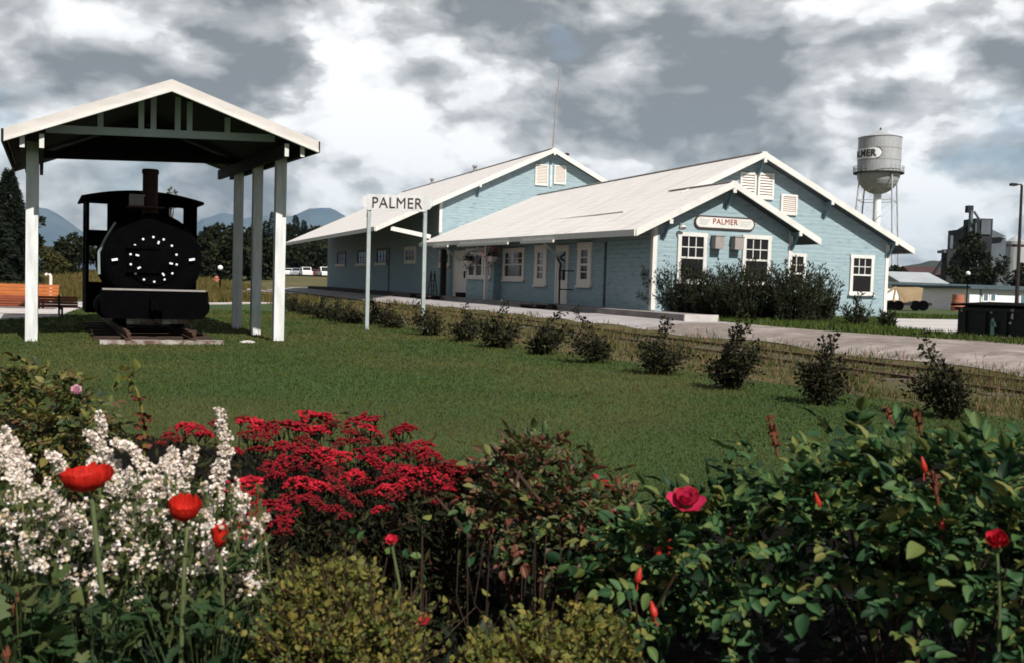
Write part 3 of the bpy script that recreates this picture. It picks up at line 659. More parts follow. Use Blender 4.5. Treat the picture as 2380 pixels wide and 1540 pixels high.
# cab
VC = 2.45; CL = 1.75
cl, cr = on_v(200, 600, VC)[0], on_v(457, 600, VC)[0]
zt = on_v(320, 466, VC)[1]; zb = on_v(230, 722, VC)[1]
w1 = [on_v(208, 478, VC), on_v(249, 536, VC)]; w2 = [on_v(394, 480, VC), on_v(426, 532, VC)]; w3 = [on_v(212, 571, VC), on_v(238, 656, VC)]
b = MB(); th = .05
def fr(u0, u1, z0, z1, v=VC): b.prism([sw(u0, v, z0), sw(u1, v, z0), sw(u1, v, z1), sw(u0, v, z1)], SV*th)
z_a, z_b = w1[1][1], w1[0][1]
def cabwall(v, w1, w2, w3):
    u1, u2 = (cl, cr)
    z_a, z_b = min(w1[1][1], w2[1][1]), max(w1[0][1], w2[0][1])
    fr(u1, w1[0][0], zb, zt, v); fr(w2[1][0], u2, zb, zt, v); fr(w1[0][0], w2[1][0], z_b, zt, v); fr(w1[1][0], w2[0][0], z_a, z_b, v)
    fr(w3[1][0], w2[1][0], zb, z_a, v); fr(w1[0][0], w3[1][0], w3[0][1], z_a, v); fr(w1[0][0], w3[1][0], zb, w3[1][1], v)
cabwall(VC, w1, w2, w3)
cab = b.build('cab', G['black'], lo)
b = MB(); vb = VC+CL-th; cabwall(vb, [on_v(206, 474, vb), on_v(251, 540, vb)], [on_v(392, 476, vb), on_v(428, 536, vb)], [on_v(210, 567, vb), on_v(240, 660, vb)]); b.build('rear_wall', G['black'], cab)
for u in (cl, cr-th):                # sides with a window opening each
    b = MB(); lo_, hi_ = zb+.9, zt-.25
    for v0, v1, z0, z1 in ((VC+.051, VC+.4, zb, zt), (VC+CL-.45, VC+CL-.051, zb, zt), (VC+.4, VC+CL-.45, zb, lo_), (VC+.4, VC+CL-.45, hi_, zt)):
        b.prism([sw(u, v0, z0), sw(u, v1, z0), sw(u, v1, z1), sw(u, v0, z1)], SU*th)
    b.build('side_panel', G['black'], cab)
b = MB(); n = 14; um = (cl+cr)/2; hw = (cr-cl)/2+.1; top = []
for k in range(n+1): t = -1+2*k/n; top.append(sw(um+hw*t, VC-.22, zt+.02+.16*(1-t*t)))
b.prism(top+[p-[0, 0, .05] for p in top[::-1]], SV*(CL+.45)); b.build('cab_roof', G['black'], lo)
b = MB()                              # gable between roof arch and walls
b.prism([sw(um+(hw-.12)*t, VC, zt-.01+(.0 if q else .145*(1-t*t))) for q, ts in ((1, (-1, 1)), (0, (1, .6, .2, -.2, -.6, -1))) for t in ts], SV*.04); b.build('cab_front_arch', G['black'], cab)
# frame, steps, cylinders, wheels
b = MB(); 
for s in (-.42, .42): b.bar(sw(cu+s, VB+.28, -.02), sw(cu+s, VC+CL, -.02), .06, .34)
b.bar(sw(cl-.0, VC+CL/2, zb-.02), sw(cr, VC+CL/2, zb-.02), CL, .05); b.build('frame', G['black'], lo)
for s in (-1, 1):
    b = MB(); b.lathe([(0, 0), (.2, 0), (.23, .03), (.23, .55), (.2, .58), (0, .58)], sw(cu+s*.78, VF-.1, .05), SV, 20); b.build('cylinder', G['black'], lo)
    for v in (1.1, 1.85, 2.6):
        b = MB(); p = sw(cu+s*.53-SU[0]*0, v, -.0); ax = SU*s
        b.lathe([(0, -.05), (.09, -.05), (.09, .06), (.06, .05), (.06, -.0), (.27, .0), (.27, .05), (.34, .05), (.34, -.04), (.37, -.05), (.37, -.08), (.27, -.08), (.27, -.03), (.06, -.03)], p, ax, 28)
        for k in range(8): a = k*PI/4; b.bar(p+ax*.015, p+ax*.015+SV*.3*math.cos(a)+np.array([0, 0, .3*math.sin(a)]), .03, .04)
        b.build('wheel', G['black'], lo)
    b = MB(); b.bar(sw(cu+s*.66, 1.1, -.1), sw(cu+s*.66, 2.6, -.1), .04, .07); b.build('side_rod', G['black'], lo)
# ------------------------------------------------------------------ station sign on two posts
SD = 23.9
q0, q1 = gnd(852, 768), gnd(982, 771.5)
pt0, pt1 = at(858.5, 455, np.dot(q0-CAM, FWD)), at(988.5, 459, np.dot(q1-CAM, FWD))
sg = thing('station_sign', 'white wooden station sign with pointed ends reading PALMER on two grey poles', 'sign', (q0+q1)/2)
for q, t in ((q0, pt0), (q1, pt1)):
    b = MB(); b.bar(q-[0, 0, .1], (t[0], t[1], t[2]), .085, .085, (0, 1, 0)); f = b.build('post', G['galv'], sg)
    c = MB(); z = t[2]-.42; c.bar((q[0]+(t[0]-q[0])*.9, q[1]+(t[1]-q[1])*.9, z-.1), (q[0]+(t[0]-q[0])*.93, q[1]+(t[1]-q[1])*.93, z), .092, .092, (0, 1, 0)); c.build('rust_patch', G['rust'], f)
ax = (pt1-pt0)/np.linalg.norm(pt1-pt0); W = np.linalg.norm(pt1-pt0); mid = (pt0+pt1)/2
dn = np.array([ax[1], -ax[0], 0]); dn /= np.linalg.norm(dn)         # towards the lawn
zu = np.cross(dn, ax)*-1; zu = zu if zu[2] > 0 else -zu
def sp(a, z, o=0.): return mid+ax*a+zu*z+dn*o
h0 = (at(858, 489, SD)[2]-at(858, 455, SD)[2])
b = MB(); hh = abs(h0)
b.prism([sp(-W/2-.04, -hh, .05), sp(W/2+.04, -hh, .05), sp(W/2+.04, 0.03, .05), sp(-W/2-.04, .03, .05)], dn*.03); bd = b.build('board', G['postwhite'], sg)
for s in (-1, 1):
    b = MB(); x = s*(W/2+.041); pl = [(0, .0), (.09, -.03), (.15, -.1), (.15, -hh+.16), (.07, -hh+.06), (0, -hh+.04)]
    b.prism([sp(x+s*a, z+.0, .052) for a, z in pl], dn*.026); b.build('board_end', G['postwhite'], bd)
V, F = text_geo('PALMER', .25, .012, 0); k = 1.19/(V[:, 0].max()-V[:, 0].min()); b = MB()
off = .01; b.add(np.array([sp(off+v[0]*k, -hh/2+.015+v[2], .093-v[1]) for v in V]), F); b.build('lettering', G['letter'], bd)
# ------------------------------------------------------------------ benches, stand pipe, stone
def bench(name, label, p, q, back_dir, top, m):
    """p-q: line of the back on the ground plan; back_dir: from seat to back; top: height of the back"""
    p = np.array([p[0], p[1], 0]); q = np.array([q[0], q[1], 0]); a = (q-p)/np.linalg.norm(q-p); n = np.array(back_dir, float); z0 = -.55; k_ = top/.86
    o = thing(name, label, 'bench', (p+q)/2+[0, 0, z0])
    for k in range(4):
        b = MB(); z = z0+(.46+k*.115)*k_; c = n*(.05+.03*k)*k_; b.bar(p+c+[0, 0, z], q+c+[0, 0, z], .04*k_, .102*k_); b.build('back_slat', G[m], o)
    for k in range(4):
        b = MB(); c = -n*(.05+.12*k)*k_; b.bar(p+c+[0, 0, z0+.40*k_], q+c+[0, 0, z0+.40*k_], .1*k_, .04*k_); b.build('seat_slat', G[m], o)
    L = np.linalg.norm(q-p)
    for t in (.45/L, 1-.45/L):
        c = p+a*L*t; b = MB()
        b.bar(c+n*.21*k_+[0, 0, z0+.9*k_], c+n*.1*k_+[0, 0, z0+.3*k_], .07, .04, a); b.bar(c+n*.1*k_+[0, 0, z0+.33*k_], c+n*.12*k_+[0, 0, z0], .07, .04, a)
        b.bar(c-n*.45*k_+[0, 0, z0+.36*k_], c-n*.45*k_+[0, 0, z0], .07, .04, a); b.bar(c+n*.1*k_+[0, 0, z0+.35*k_], c-n*.48*k_+[0, 0, z0+.35*k_], .06, .04, a)
        b.build('leg', G['benchleg'], o)
    return o
fr_ = gnd(137, 738); D1 = np.dot(fr_-CAM, FWD)
e1 = at(181, 690, D1*1.01); e0 = at(-110, 690, D1*.985)
a_ = (e1-e0)/np.linalg.norm(e1-e0); bk = np.array([a_[1], -a_[0], 0]); bk /= np.linalg.norm(bk)
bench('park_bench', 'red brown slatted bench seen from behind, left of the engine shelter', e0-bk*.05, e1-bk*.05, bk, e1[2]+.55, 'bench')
D2 = D1*1.16
f1, f0 = at(135, 663, D2), at(-150, 663, D2*.985)
bench('park_bench', 'orange slatted bench facing the camera on the far side of the pad', f0, f1, -bk, f1[2]+.55, 'benchorange')
pz = gnd(116, 690); Dp = 36.; t = at(118, 640, Dp); pz = np.array([t[0], t[1], gz(t[0], t[1])])
b = MB(); b.tube([pz-[0, 0, .1], [pz[0], pz[1], t[2]-.05], [pz[0]-.04, pz[1], t[2]+.03], [pz[0]-.12, pz[1], t[2]+.04], [pz[0]-.17, pz[1], t[2]-.01]], .055, 8)
tag(b.build('stand_pipe', G['vent'], base=pz), 'short cream stand pipe with a bent top behind the benches', 'pipe')
st = gnd(575, 797); b = MB(); b.sphere(st+[0, 0, .01], .12, 9, 6, (1.25, .8, .4)); tag(b.build('stone', G['conc'], base=st), 'small pale stone in the grass left of the front right shelter post', 'stone')
# ------------------------------------------------------------------ main line rails
tr = thing('railway_track', 'rusty overgrown railway track running through the weeds beside the gravel road', 'track', (-4.3, -10, -.5))
for X in (-3.66, -5.02):
    b = MB(); ys_ = np.linspace(-30, 60, 46)
    for y0, y1 in zip(ys_[:-1], ys_[1:]):
        z0, z1 = float(gz(X, y0)), float(gz(X, y1))
        b.bar((X, y0, z0+.05), (X, y1, z1+.05), .07, .04); b.bar((X, y0, z0+.01), (X, y1, z1+.01), .03, .07)
    b.build('rail', G['rust'], tr)
tie_m = mat('buried_sleeper', (.06, .045, .035), (.10, .08, .06), scale=6, rough=.95)
for k in range(46):
    y = -26+k*.62; X = -4.34; b = MB(); b.box((X-1.25, y-.11, float(gz(X, y))-.1), (X+1.25, y+.11, float(gz(X, y))+.03)); b.build('sleeper', tie_m, tr)
# ------------------------------------------------------------------ trees
def spruce(label, base, h, r, n_br=150, card=.3, group=None, name='spruce_tree', per=26):
    o = thing(name, label, 'tree', base, group); base = np.array(base, float)
    b = MB(); b.tube([base-[0, 0, .3], base+[0, 0, h*.5], base+[0, 0, h*.98]], [h*.022, h*.013, .02], 7); b.build('trunk', G['bark'], o)
    P = []; Dv = []; Sz = []
    for k in range(n_br):
        t = .06+.93*(k+rng.uniform(0, 1))/n_br; a = k*2.4+rng.uniform(-.4, .4); L = r*(1-t)**.85*rng.uniform(.6, 1.15)+.12
        s = rng.uniform(.12, 1, per)**.7; out = np.array([math.cos(a), math.sin(a), 0])
        side = np.array([-out[1], out[0], 0]); lat = rng.normal(0, .16, per)*L*(1-s*.5)
        p = base+out*(L*s)[:, None]+side*lat[:, None]+np.array([0, 0, 1])*(h*t-L*.28*s**1.4+rng.normal(0, .05*r, per))[:, None]
        P.append(p); Dv.append(out*.9+side*np.sign(lat)[:, None]*.5+[0, 0, -.25]+rng.normal(0, .3, (per, 3))); Sz.append(card*rng.uniform(.6, 1.3, per)*(1-.45*t))
    b = MB(); b.inst(*NARROW, rots(np.concatenate(Dv), None, np.concatenate(Sz)), np.concatenate(P)); b.build('crown', G['spruce'], o); return o
def broadleaf(label, base, h, r, n=2600, card=.3, group=None, m='treeleaf', name='leafy_tree', low=.12, lobes=16):
    o = thing(name, label, 'tree', base, group); base = np.array(base, float)
    b = MB(); b.tube([base-[0, 0, .3], base+[rng.normal(0, .1), 0, h*.4], base+[0, 0, h*.8]], [h*.028, h*.02, .03], 7)
    C = []
    for k in range(lobes):
        z = low+(.95-low)*rng.uniform(0, 1)**.8; a = rng.uniform(0, 2*PI); rr = r*math.sqrt(max(0, 1-((z-.5)/.55)**2))*rng.uniform(.25, .8)
        c = base+[rr*math.cos(a), rr*math.sin(a), h*z]; C.append(c)
        b.tube([base+[0, 0, h*z*.55], (base+[0, 0, h*z*.6]+c)/2, c], [h*.012, h*.008, .015], 5, False)
    b.build('trunk', G['bark'], o)
    C = np.array(C); i = rng.integers(0, lobes, n); d = rdir(n); q = rng.uniform(.35, 1, n)**.6
    P = C[i]+d*(q*r*.48*rng.uniform(.6, 1.1, lobes)[i])[:, None]*[1, 1, .8]
    P[:, 2] = np.maximum(P[:, 2], base[2]+.1)
    b = MB(); b.inst(*KITE, rots(d+rng.normal(0, .8, (n, 3)), None, card*rng.uniform(.6, 1.4, n)), P); b.build('crown', G[m], o); return o
def tree_at(px, ytop, wpx, d, kind, label, group=None, **kw):
    c = at(px, 640, d); z = float(gz(c[0], c[1])); h = at(px, ytop, d)[2]-z; r = wpx/2*d/FPX
    f = spruce if kind == 's' else broadleaf
    return f(label, (c[0], c[1], z), h, r, group=group, **kw)
# left of the shelter
tree_at(20, 396, 150, 62, 's', 'tall dark spruce at the left edge behind the benches', n_br=420, card=.4, per=38)
tree_at(-30, 440, 170, 60, 's', 'wide spruce cut by the left edge of the picture', n_br=300, card=.42, per=32)
tree_at(66, 500, 60, 74, 'b', 'bushy dark tree right behind the front left shelter post', n=1800, card=.35)
tree_at(118, 585, 70, 90, 'b', 'low olive bush between the shelter post and the locomotive cab', n=1500, card=.32, m='yellowtree', low=.05)
tree_at(160, 548, 70, 96, 'b', 'round dark tree just left of the locomotive cab', n=1900, card=.36, low=.05)
tree_at(196, 560, 60, 100, 'b', 'dark tree behind the left side of the locomotive cab', n=1500, card=.36, low=.05)
# faint young trees seen over the cab roof
tree_at(322, 420, 40, 80, 'b', 'thin young tree rising above the cab roof left of the chimney', n=420, card=.3, m='yellowtree', name='young_tree', lobes=9)
tree_at(394, 428, 36, 84, 'b', 'thin young tree rising above the cab roof right of the chimney', n=260, card=.3, m='yellowtree', name='young_tree', lobes=8)
tree_at(268, 560, 110, 110, 'b', 'dark broad tree hidden behind the boiler', n=1400, card=.4, low=.05)
# dark tree line behind the shelter and the far wing
row = [(470, 545, 80, 118, 'b'), (500, 528, 70, 124, 'b'), (530, 522, 70, 120, 'b'), (562, 530, 60, 126, 'b'), (590, 525, 62, 122, 'b'), (617, 512, 44, 118, 's'), (632, 492, 52, 116, 's'), (655, 515, 50, 120, 's'),
       (685, 500, 56, 118, 's'), (704, 512, 44, 124, 's'), (668, 530, 70, 128, 'b'), (720, 532, 64, 126, 'b'), (752, 535, 64, 130, 'b'), (785, 540, 64, 130, 'b'), (440, 560, 70, 122, 'b'), (545, 560, 90, 112, 'b'), (610, 565, 90, 112, 'b'), (650, 560, 80, 112, 'b'), (700, 565, 90, 114, 'b'), (745, 570, 80, 116, 'b')]
lab = ['round dark tree next to the right side of the locomotive cab', 'dark tree between the cab and the rear shelter posts', 'taller dark tree left of the rear shelter post', 'dark tree right behind the rear shelter post', 'dark tree between the rear and middle shelter posts',
       'narrow spruce left of the tallest pointed spruce', 'tallest pointed spruce in the tree line behind the right shelter posts', 'spruce behind the front right shelter post', 'pointed spruce just right of the front right shelter post', 'small spruce above the far eave of the depot',
       'dark broad tree behind the front right shelter post', 'dark tree behind the far roof corner of the depot', 'dark tree under the far canopy above the parked cars', 'dark tree touching the far corner of the depot wall', 'low dark tree behind the right end of the buffer beam',
       'low bush in front of the tree line left of the rear post', 'low bush in front of the tree line between the shelter posts', 'low bush in front of the tree line at the front right post', 'low bush left of the parked cars under the far canopy', 'low bush directly behind the parked cars']
for (x, yt, w, d, k), l in zip(row, lab):
    if x >= 640: d += 95
    if k == 's': tree_at(x, yt, w, d, 's', l, 'trees behind the shelter', n_br=110, card=.5 if x < 640 else .85, per=24)
    else: tree_at(x, yt, w, d, 'b', l, 'trees behind the shelter', n=2000, card=.5 if x < 640 else .9, low=.0, lobes=18)
# trees on the right
tree_at(2262, 545, 90, 150, 'b', 'dark tall tree in front of the grain elevator', n=2800, card=.55, low=.02, lobes=22)
tree_at(2220, 620, 60, 140, 'b', 'dark bush left of the tree below the grain elevator', n=1500, card=.5, low=.02)
tree_at(2310, 600, 70, 142, 'b', 'dark bush right of the tree below the grain elevator', n=1500, card=.5, low=.02)
tree_at(2372, 598, 60, 150, 'b', 'dark tree at the right edge behind the lamp post', n=1500, card=.5, low=.02)
tree_at(2080, 610, 44, 170, 'b', 'dark tree at the foot of the water tower behind the depot corner', n=1300, card=.6, low=.02)

# ------------------------------------------------------------------ young shrubs in the lawn row
G['shrubleaf'] = mat('dark_shrub_leaves', (.02, .03, .02), island=((.008, .009, .006), (.014, .014, .008), (.022, .020, .010), (.05, .05, .018), (.012, .018, .009)), rough=.6, trans=.15, spec=.15)
G['twig'] = mat('dark_twigs', (.03, .018, .014), (.05, .03, .02), scale=20, rough=.9)
def shrub(label, base, h, w, n=900, card=.045, cat='shrub', name='young_shrub', group=None, leafm='shrubleaf', tall=2, spiky=0., wood=True, bias=.5):
    o = thing(name, label, cat, base, group); base = np.array(base, float); tw = MB(); P = []; Dv = []
    nt = int(rng.integers(18, 30)); skew = rng.normal(0, .22, 2)
    for k in range(nt):
        a = rng.uniform(0, 2*PI); big = k < tall
        hh = h*(1. if big and k == 0 else rng.uniform(.75, .97) if big else rng.uniform(.25, .62)); rr = (w*.5*rng.uniform(.05, .4) if big else w*.5*rng.uniform(.35, 1.05))
        top = base+[rr*math.cos(a)+skew[0]*hh, rr*math.sin(a)+skew[1]*hh, hh]; q = base+[rr*.35*math.cos(a), rr*.35*math.sin(a), hh*.5]+rng.normal(0, .02, 3)
        pts = np.array([base+[rng.normal(0, .02), rng.normal(0, .02), -.03], q, top]); tw.tube(pts, [.011, .007, .003], 5, False)
        m = int(n/nt*(1.5 if big else .95)); t = rng.uniform(.18 if not big else .1, 1, m)**(1-bias*.4)
        c = np.where(t[:, None] < .5, pts[0]+(pts[1]-pts[0])*(t*2)[:, None], pts[1]+(pts[2]-pts[1])*(t*2-1)[:, None])
        j = rdir(m); P.append(c+j*rng.uniform(.005, .055+.05*(not big), m)[:, None]*max(w/.6, .6)); Dv.append(j+[0, 0, .35+spiky])
    P = np.concatenate(P); P[:, 2] = np.maximum(P[:, 2], base[2]+.015)
    tw.build('twigs', G['twig'], o)
    b = MB(); b.inst(*KITE, rots(np.concatenate(Dv), None, card*rng.uniform(.6, 1.4, len(P))), P); b.build('foliage', G[leafm], o); return o
srow = [(2205, 975, 782, 150, 'tall double stemmed dark shrub at the right end of the lawn row', 2), (1915, 942, 772, 140, 'dense dark shrub with a thick round top, second from the right in the lawn row', 3), (1690, 905, 730, 110, 'tall leafy shrub with a bushy top, third from the right in the lawn row', 3),
        (1530, 872, 745, 120, 'wide shrub leaning left with a bare twig, fourth from the right in the lawn row', 2), (1388, 845, 722, 100, 'tall narrow shrub in front of the depot freight door, fifth from the right', 1), (1257, 826, 722, 74, 'slim shrub with a bent top in front of the half glazed white door', 1),
        (1160, 809, 705, 84, 'shrub with a single tall thin shoot in front of the porch post', 1), (1080, 794, 712, 64, 'compact pointed shrub right of the station sign', 2), (1003, 781, 703, 56, 'thin shrub touching the right pole of the station sign', 1),
        (912, 765, 700, 50, 'leaning shrub with a slanting twig between the two poles of the sign', 1), (876, 757, 692, 44, 'dark upright shrub right of the left pole of the sign', 2), (822, 753, 706, 56, 'low dark shrub just left of the left pole of the sign', 2), (785, 749, 694, 46, 'dark shrub second to the left of the sign', 2),
        (748, 743, 692, 50, 'dark shrub third to the left of the sign', 2), (715, 734, 695, 46, 'dark shrub fourth to the left of the sign', 2), (685, 727, 686, 46, 'low spreading shrub near the foot of the front right shelter post', 2), (655, 716, 682, 34, 'small shrub hidden behind the front right shelter post', 2)]
for x, y, yt, w, l, tl in srow:
    p = gnd(x, y); d = np.dot(p-CAM, FWD); shrub(l, p, (y-yt)*d/FPX, w*d/FPX*(1.15 if d < 18 else 1.4), n=2300 if d < 20 else 1500, card=.05 if d < 16 else .065, group='young shrubs in a row along the lawn', tall=tl)
# dark shrubs against the front gable
G['gableleaf'] = mat('dark_gable_leaves', (.02, .03, .02), island=((.008, .012, .007), (.014, .021, .010), (.024, .034, .014), (.04, .055, .02)), rough=.6, trans=.12, spec=.15)
def sprays(label, base, h, w, n_sh, leaf=.11, group=None, dens=26, lean_=0.):
    o = thing('gable_shrub', label, 'shrub', base, group); base = np.array(base, float); tw = MB(); P = []; Dv = []
    for k in range(n_sh):
        a = rng.uniform(0, 2*PI); rr = w*.5*math.sqrt(rng.uniform(0, 1)); hh = h*rng.choice([rng.uniform(.4, .8), rng.uniform(.85, 1.12)], p=[.65, .35])*(1-.22*(rr/(w*.5))**2)
        root = base+[rr*.45*math.cos(a), rr*.35*math.sin(a)*.7, -.05]; top = base+[rr*1.1*math.cos(a)+lean_*hh, rr*.7*math.sin(a), hh]
        mid_ = (root+top)/2+[0, 0, hh*.12]; tw.tube([root, mid_, top], [.02, .012, .004], 4, False)
        t = rng.uniform(.05, 1, dens); c = root*((1-t)**2)[:, None]+mid_*(2*t*(1-t))[:, None]+top*(t*t)[:, None]
        ax = (top-root)/np.linalg.norm(top-root); P.append(c+rng.normal(0, .03, (dens, 3))); Dv.append(ax*.9+rdir(dens)*.8)
    P = np.concatenate(P); P[:, 2] = np.maximum(P[:, 2], base[2]+.02); tw.build('stems', G['twig'], o)
    b = MB(); b.inst(*kite_t(.28), rots(np.concatenate(Dv), None, leaf*1.15*rng.uniform(.6, 1.4, len(P))), P); b.build('foliage', G['gableleaf'], o); return o
for x, y, yt, w, l, ns in ((1568, 738, 604, 150, 'dark spiky shrub at the left corner of the front gable', 95), (1665, 742, 618, 150, 'dense dark shrub below the name board and between the two gable windows', 110), (1752, 748, 615, 150, 'dark shrub under the right window of the front gable', 105), (1845, 752, 612, 140, 'dark shrub with long upright shoots at the inner corner of the two gables', 85), (1908, 752, 640, 80, 'lower dark shrub at the right end of the dense bushes', 45)):
    p = gnd(x, y); d = np.dot(p-CAM, FWD); sprays(l, p, (y-yt)*d/FPX, w*d/FPX*1.15, int(ns*1.7), group='dark shrubs along the front gable', dens=38)
for x, y, yt, w, l, ns in ((1995, 760, 685, 90, 'small open shrub below the right window of the main gable', 26), (2062, 765, 720, 44, 'tiny dark shrub at the right corner of the depot', 14)):
    p = gnd(x, y); d = np.dot(p-CAM, FWD); sprays(l, p, (y-yt)*d/FPX, w*d/FPX, ns, group='dark shrubs along the front gable', leaf=.13, dens=20)

# ------------------------------------------------------------------ grass, weeds
def blades(name, m, P, h, w, leanv=.35, seed=0):
    N = len(P); d = rng.normal(0, leanv, (N, 3)); d[:, 2] = 1; d /= np.linalg.norm(d, axis=1)[:, None]
    h = np.broadcast_to(h, (N,)); R = rots(d, None, 1.)
    R = np.stack([R[:, :, 0]*np.broadcast_to(w, (N,))[:, None], R[:, :, 1]*h[:, None], R[:, :, 2]*h[:, None]], 2)
    b = MB(); b.inst(*BLADE, R, P); return tag(b.build(name, m), kind='stuff')
G['grass'] = mat('grass_blades', (.04, .06, .015), island=((.018, .044, .008), (.030, .064, .011), (.045, .082, .015), (.068, .090, .020), (.095, .092, .028)), rough=.7, trans=.25, spec=.1, c3=(.10, .092, .028), scale3=.33, mix3=(.42, .64))
def field(N, px0, px1, d0, d1, cond):
    """random ground points inside a view wedge, denser near the camera"""
    d = d0*(d1/d0)**rng.uniform(0, 1, N); x = rng.uniform(px0, px1, N)
    P = CAM+(FWD*[1, 1, 0])[None]*d[:, None]+(RI*[1, 1, 0])[None]*((x-1190)/FPX*d)[:, None]
    P[:, 2] = gz(P[:, 0], P[:, 1]); k = cond(P); return P[k], d[k]
P, d = field(430000, -650, 3050, 3.4, 34, lambda P: (P[:, 0] < lawn_r(P[:, 1])+rng.normal(0, .12, len(P))) & (P[:, 1] < 16))
PADPOLY = np.array([p[:2] for p in pp])
P_ = PADPOLY
cr_ = np.zeros(len(P), bool)
for i_ in range(len(P_)):
    a, e = P_[i_], P_[(i_+1) % len(P_)]; cr_ ^= ((a[1] > P[:, 1]) != (e[1] > P[:, 1])) & (P[:, 0] < (e[0]-a[0])*(P[:, 1]-a[1])/(e[1]-a[1]+1e-9)+a[0])
P, d = P[~cr_], d[~cr_]
blades('lawn_grass', G['grass'], P+[0, 0, .005], .018+.0016*d*rng.uniform(.5, 1.5, len(P)), .003+.0011*d, .6)
TF = []
for q in [sw(u, v, 0) for u in (-SS, SS) for v in (0, 2.19, SL)]+[q0, q1]:
    n_ = 46; a = rng.uniform(0, 2*PI, n_); r_ = rng.uniform(.07, .2, n_); TF.append(np.stack([q[0]+r_*np.cos(a), q[1]+r_*np.sin(a), np.full(n_, -.55)], 1))
for x, y, *_ in srow:
    q = gnd(x, y); n_ = 60; a = rng.uniform(0, 2*PI, n_); r_ = rng.uniform(.02, .3, n_); TF.append(np.stack([q[0]+r_*np.cos(a), q[1]+r_*np.sin(a), np.full(n_, q[2])], 1))
TF = np.concatenate(TF); blades('long_grass_tufts', G['grass'], TF, rng.uniform(.06, .16, len(TF)), .012, .35)
G['weed'] = mat('dry_weeds', (.1, .07, .03), island=((.03, .052, .013), (.05, .07, .018), (.085, .085, .026), (.17, .125, .06), (.23, .115, .08), (.05, .078, .018), (.11, .10, .034), (.035, .06, .015)), rough=.8, trans=.25, spec=.1)
P, d = field(120000, 500, 2560, 8, 52, lambda P: (P[:, 0] > lawn_r(P[:, 1])+rng.normal(.1, .15, len(P))) & (P[:, 0] < -2.75+rng.normal(-.15, .25, len(P))))
nz_ = np.sin(P[:, 0]*2.1+np.sin(P[:, 1]*1.3)*2)*np.sin(P[:, 1]*.9+1.7)
k = (nz_+rng.normal(0, .5, len(P)) > -.35) & ~((np.abs(P[:, 0]+3.66) < .08) & (rng.uniform(0, 1, len(P)) < .5)); P, d, nz_ = P[k], d[k], nz_[k]
blades('weeds', G['weed'], P, rng.uniform(.03, .11, len(P))*(1+.6*nz_)+.0022*d, .004+.0011*d, .4)
P, d = field(60000, 1500, 2560, 20, 46, lambda P: (P[:, 0] > np.interp(P[:, 1], [-14, -11.2, -8, -3.3, 0, 3], [1.6, 1.1, .2, .28, .1, .3])+rng.normal(.05, .12, len(P))) & ~((P[:, 1] > 0) & (P[:, 0] < W1+.05)) & ~((P[:, 1] > YM-.1) & (P[:, 0] < WR+.05)))
from_l = np.array([pc[5][:2], pc[0][:2], pc[1][:2], pc[4][:2]])
def inside(P, poly):
    c = np.zeros(len(P), bool); n = len(poly)
    for i in range(n):
        a, e = poly[i], poly[(i+1) % n]; cond = (a[1] > P[:, 1]) != (e[1] > P[:, 1])
        xi = (e[0]-a[0])*(P[:, 1]-a[1])/(e[1]-a[1]+1e-9)+a[0]; c ^= cond & (P[:, 0] < xi)
    return c
k = ~inside(P, np.array([p[:2] for p in pc])); P, d = P[k], d[k]
G['vergegrass'] = mat('verge_blades', (.05, .07, .02), island=((.03, .055, .012), (.05, .08, .016), (.07, .10, .02), (.10, .11, .035)), rough=.7, trans=.25, spec=.1)
blades('verge_grass', G['vergegrass'], P, rng.uniform(.06, .2, len(P)), .02+.0008*d, .4)
P, d = field(70000, -100, 830, 30, 130, lambda P: (P[:, 1] > 17.3) & (P[:, 0] < -4))
G['drygrass'] = mat('dry_grass_blades', (.1, .08, .03), island=((.05, .055, .016), (.08, .075, .022), (.12, .095, .03), (.17, .11, .045), (.06, .07, .018)), rough=.8, trans=.25, spec=.1)
k = ~((P[:, 0] > -9.5) & (np.sin(P[:, 1]*.2)*2+P[:, 0] > -8.5) & (P[:, 1] < 60)); P, d = P[k], d[k]
blades('dry_grass', G['drygrass'], P, rng.uniform(.15, .45, len(P)), .03+.001*d, .35)

# ------------------------------------------------------------------ foreground flower bed
G['roseleaf'] = mat('rose_leaves', (.03, .05, .02), island=((.006, .018, .007), (.012, .035, .014), (.022, .060, .022), (.038, .085, .028), (.055, .10, .03), (.085, .115, .03), (.14, .13, .035)), rough=.55, trans=.12, spec=.15)
G['olderose'] = mat('olive_rose_leaves', (.05, .05, .02), island=((.018, .032, .012), (.04, .06, .018), (.10, .11, .026), (.16, .14, .034), (.09, .045, .02), (.06, .08, .022)), rough=.5, trans=.22, spec=.3)
G['reddleaf'] = mat('autumn_tinted_leaves', (.05, .05, .02), island=((.012, .024, .010), (.03, .05, .016), (.09, .025, .016), (.15, .06, .03), (.05, .08, .024), (.12, .12, .035), (.035, .075, .024), (.06, .02, .012)), rough=.5, trans=.2, spec=.3)
G['chartreuse'] = mat('yellow_green_leaves', (.1, .1, .02), island=((.045, .06, .014), (.08, .095, .02), (.14, .135, .028), (.20, .155, .036), (.035, .05, .014)), rough=.6, trans=.25, spec=.2)
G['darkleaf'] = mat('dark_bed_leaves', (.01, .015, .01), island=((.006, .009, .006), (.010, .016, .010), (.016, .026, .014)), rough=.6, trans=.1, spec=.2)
G['feather'] = mat('feathery_leaves', (.04, .05, .02), island=((.016, .024, .009), (.035, .05, .014), (.07, .08, .022), (.03, .045, .016)), rough=.6, trans=.2, spec=.15)
G['darkstem'] = mat('dark_stems', (.014, .010, .008), rough=.9, spec=.05)
G['yarleaf'] = mat('dark_feathery_leaves', (.02, .03, .01), island=((.008, .011, .006), (.016, .02, .008), (.035, .04, .014), (.04, .018, .012)), rough=.7, trans=.15, spec=.1)
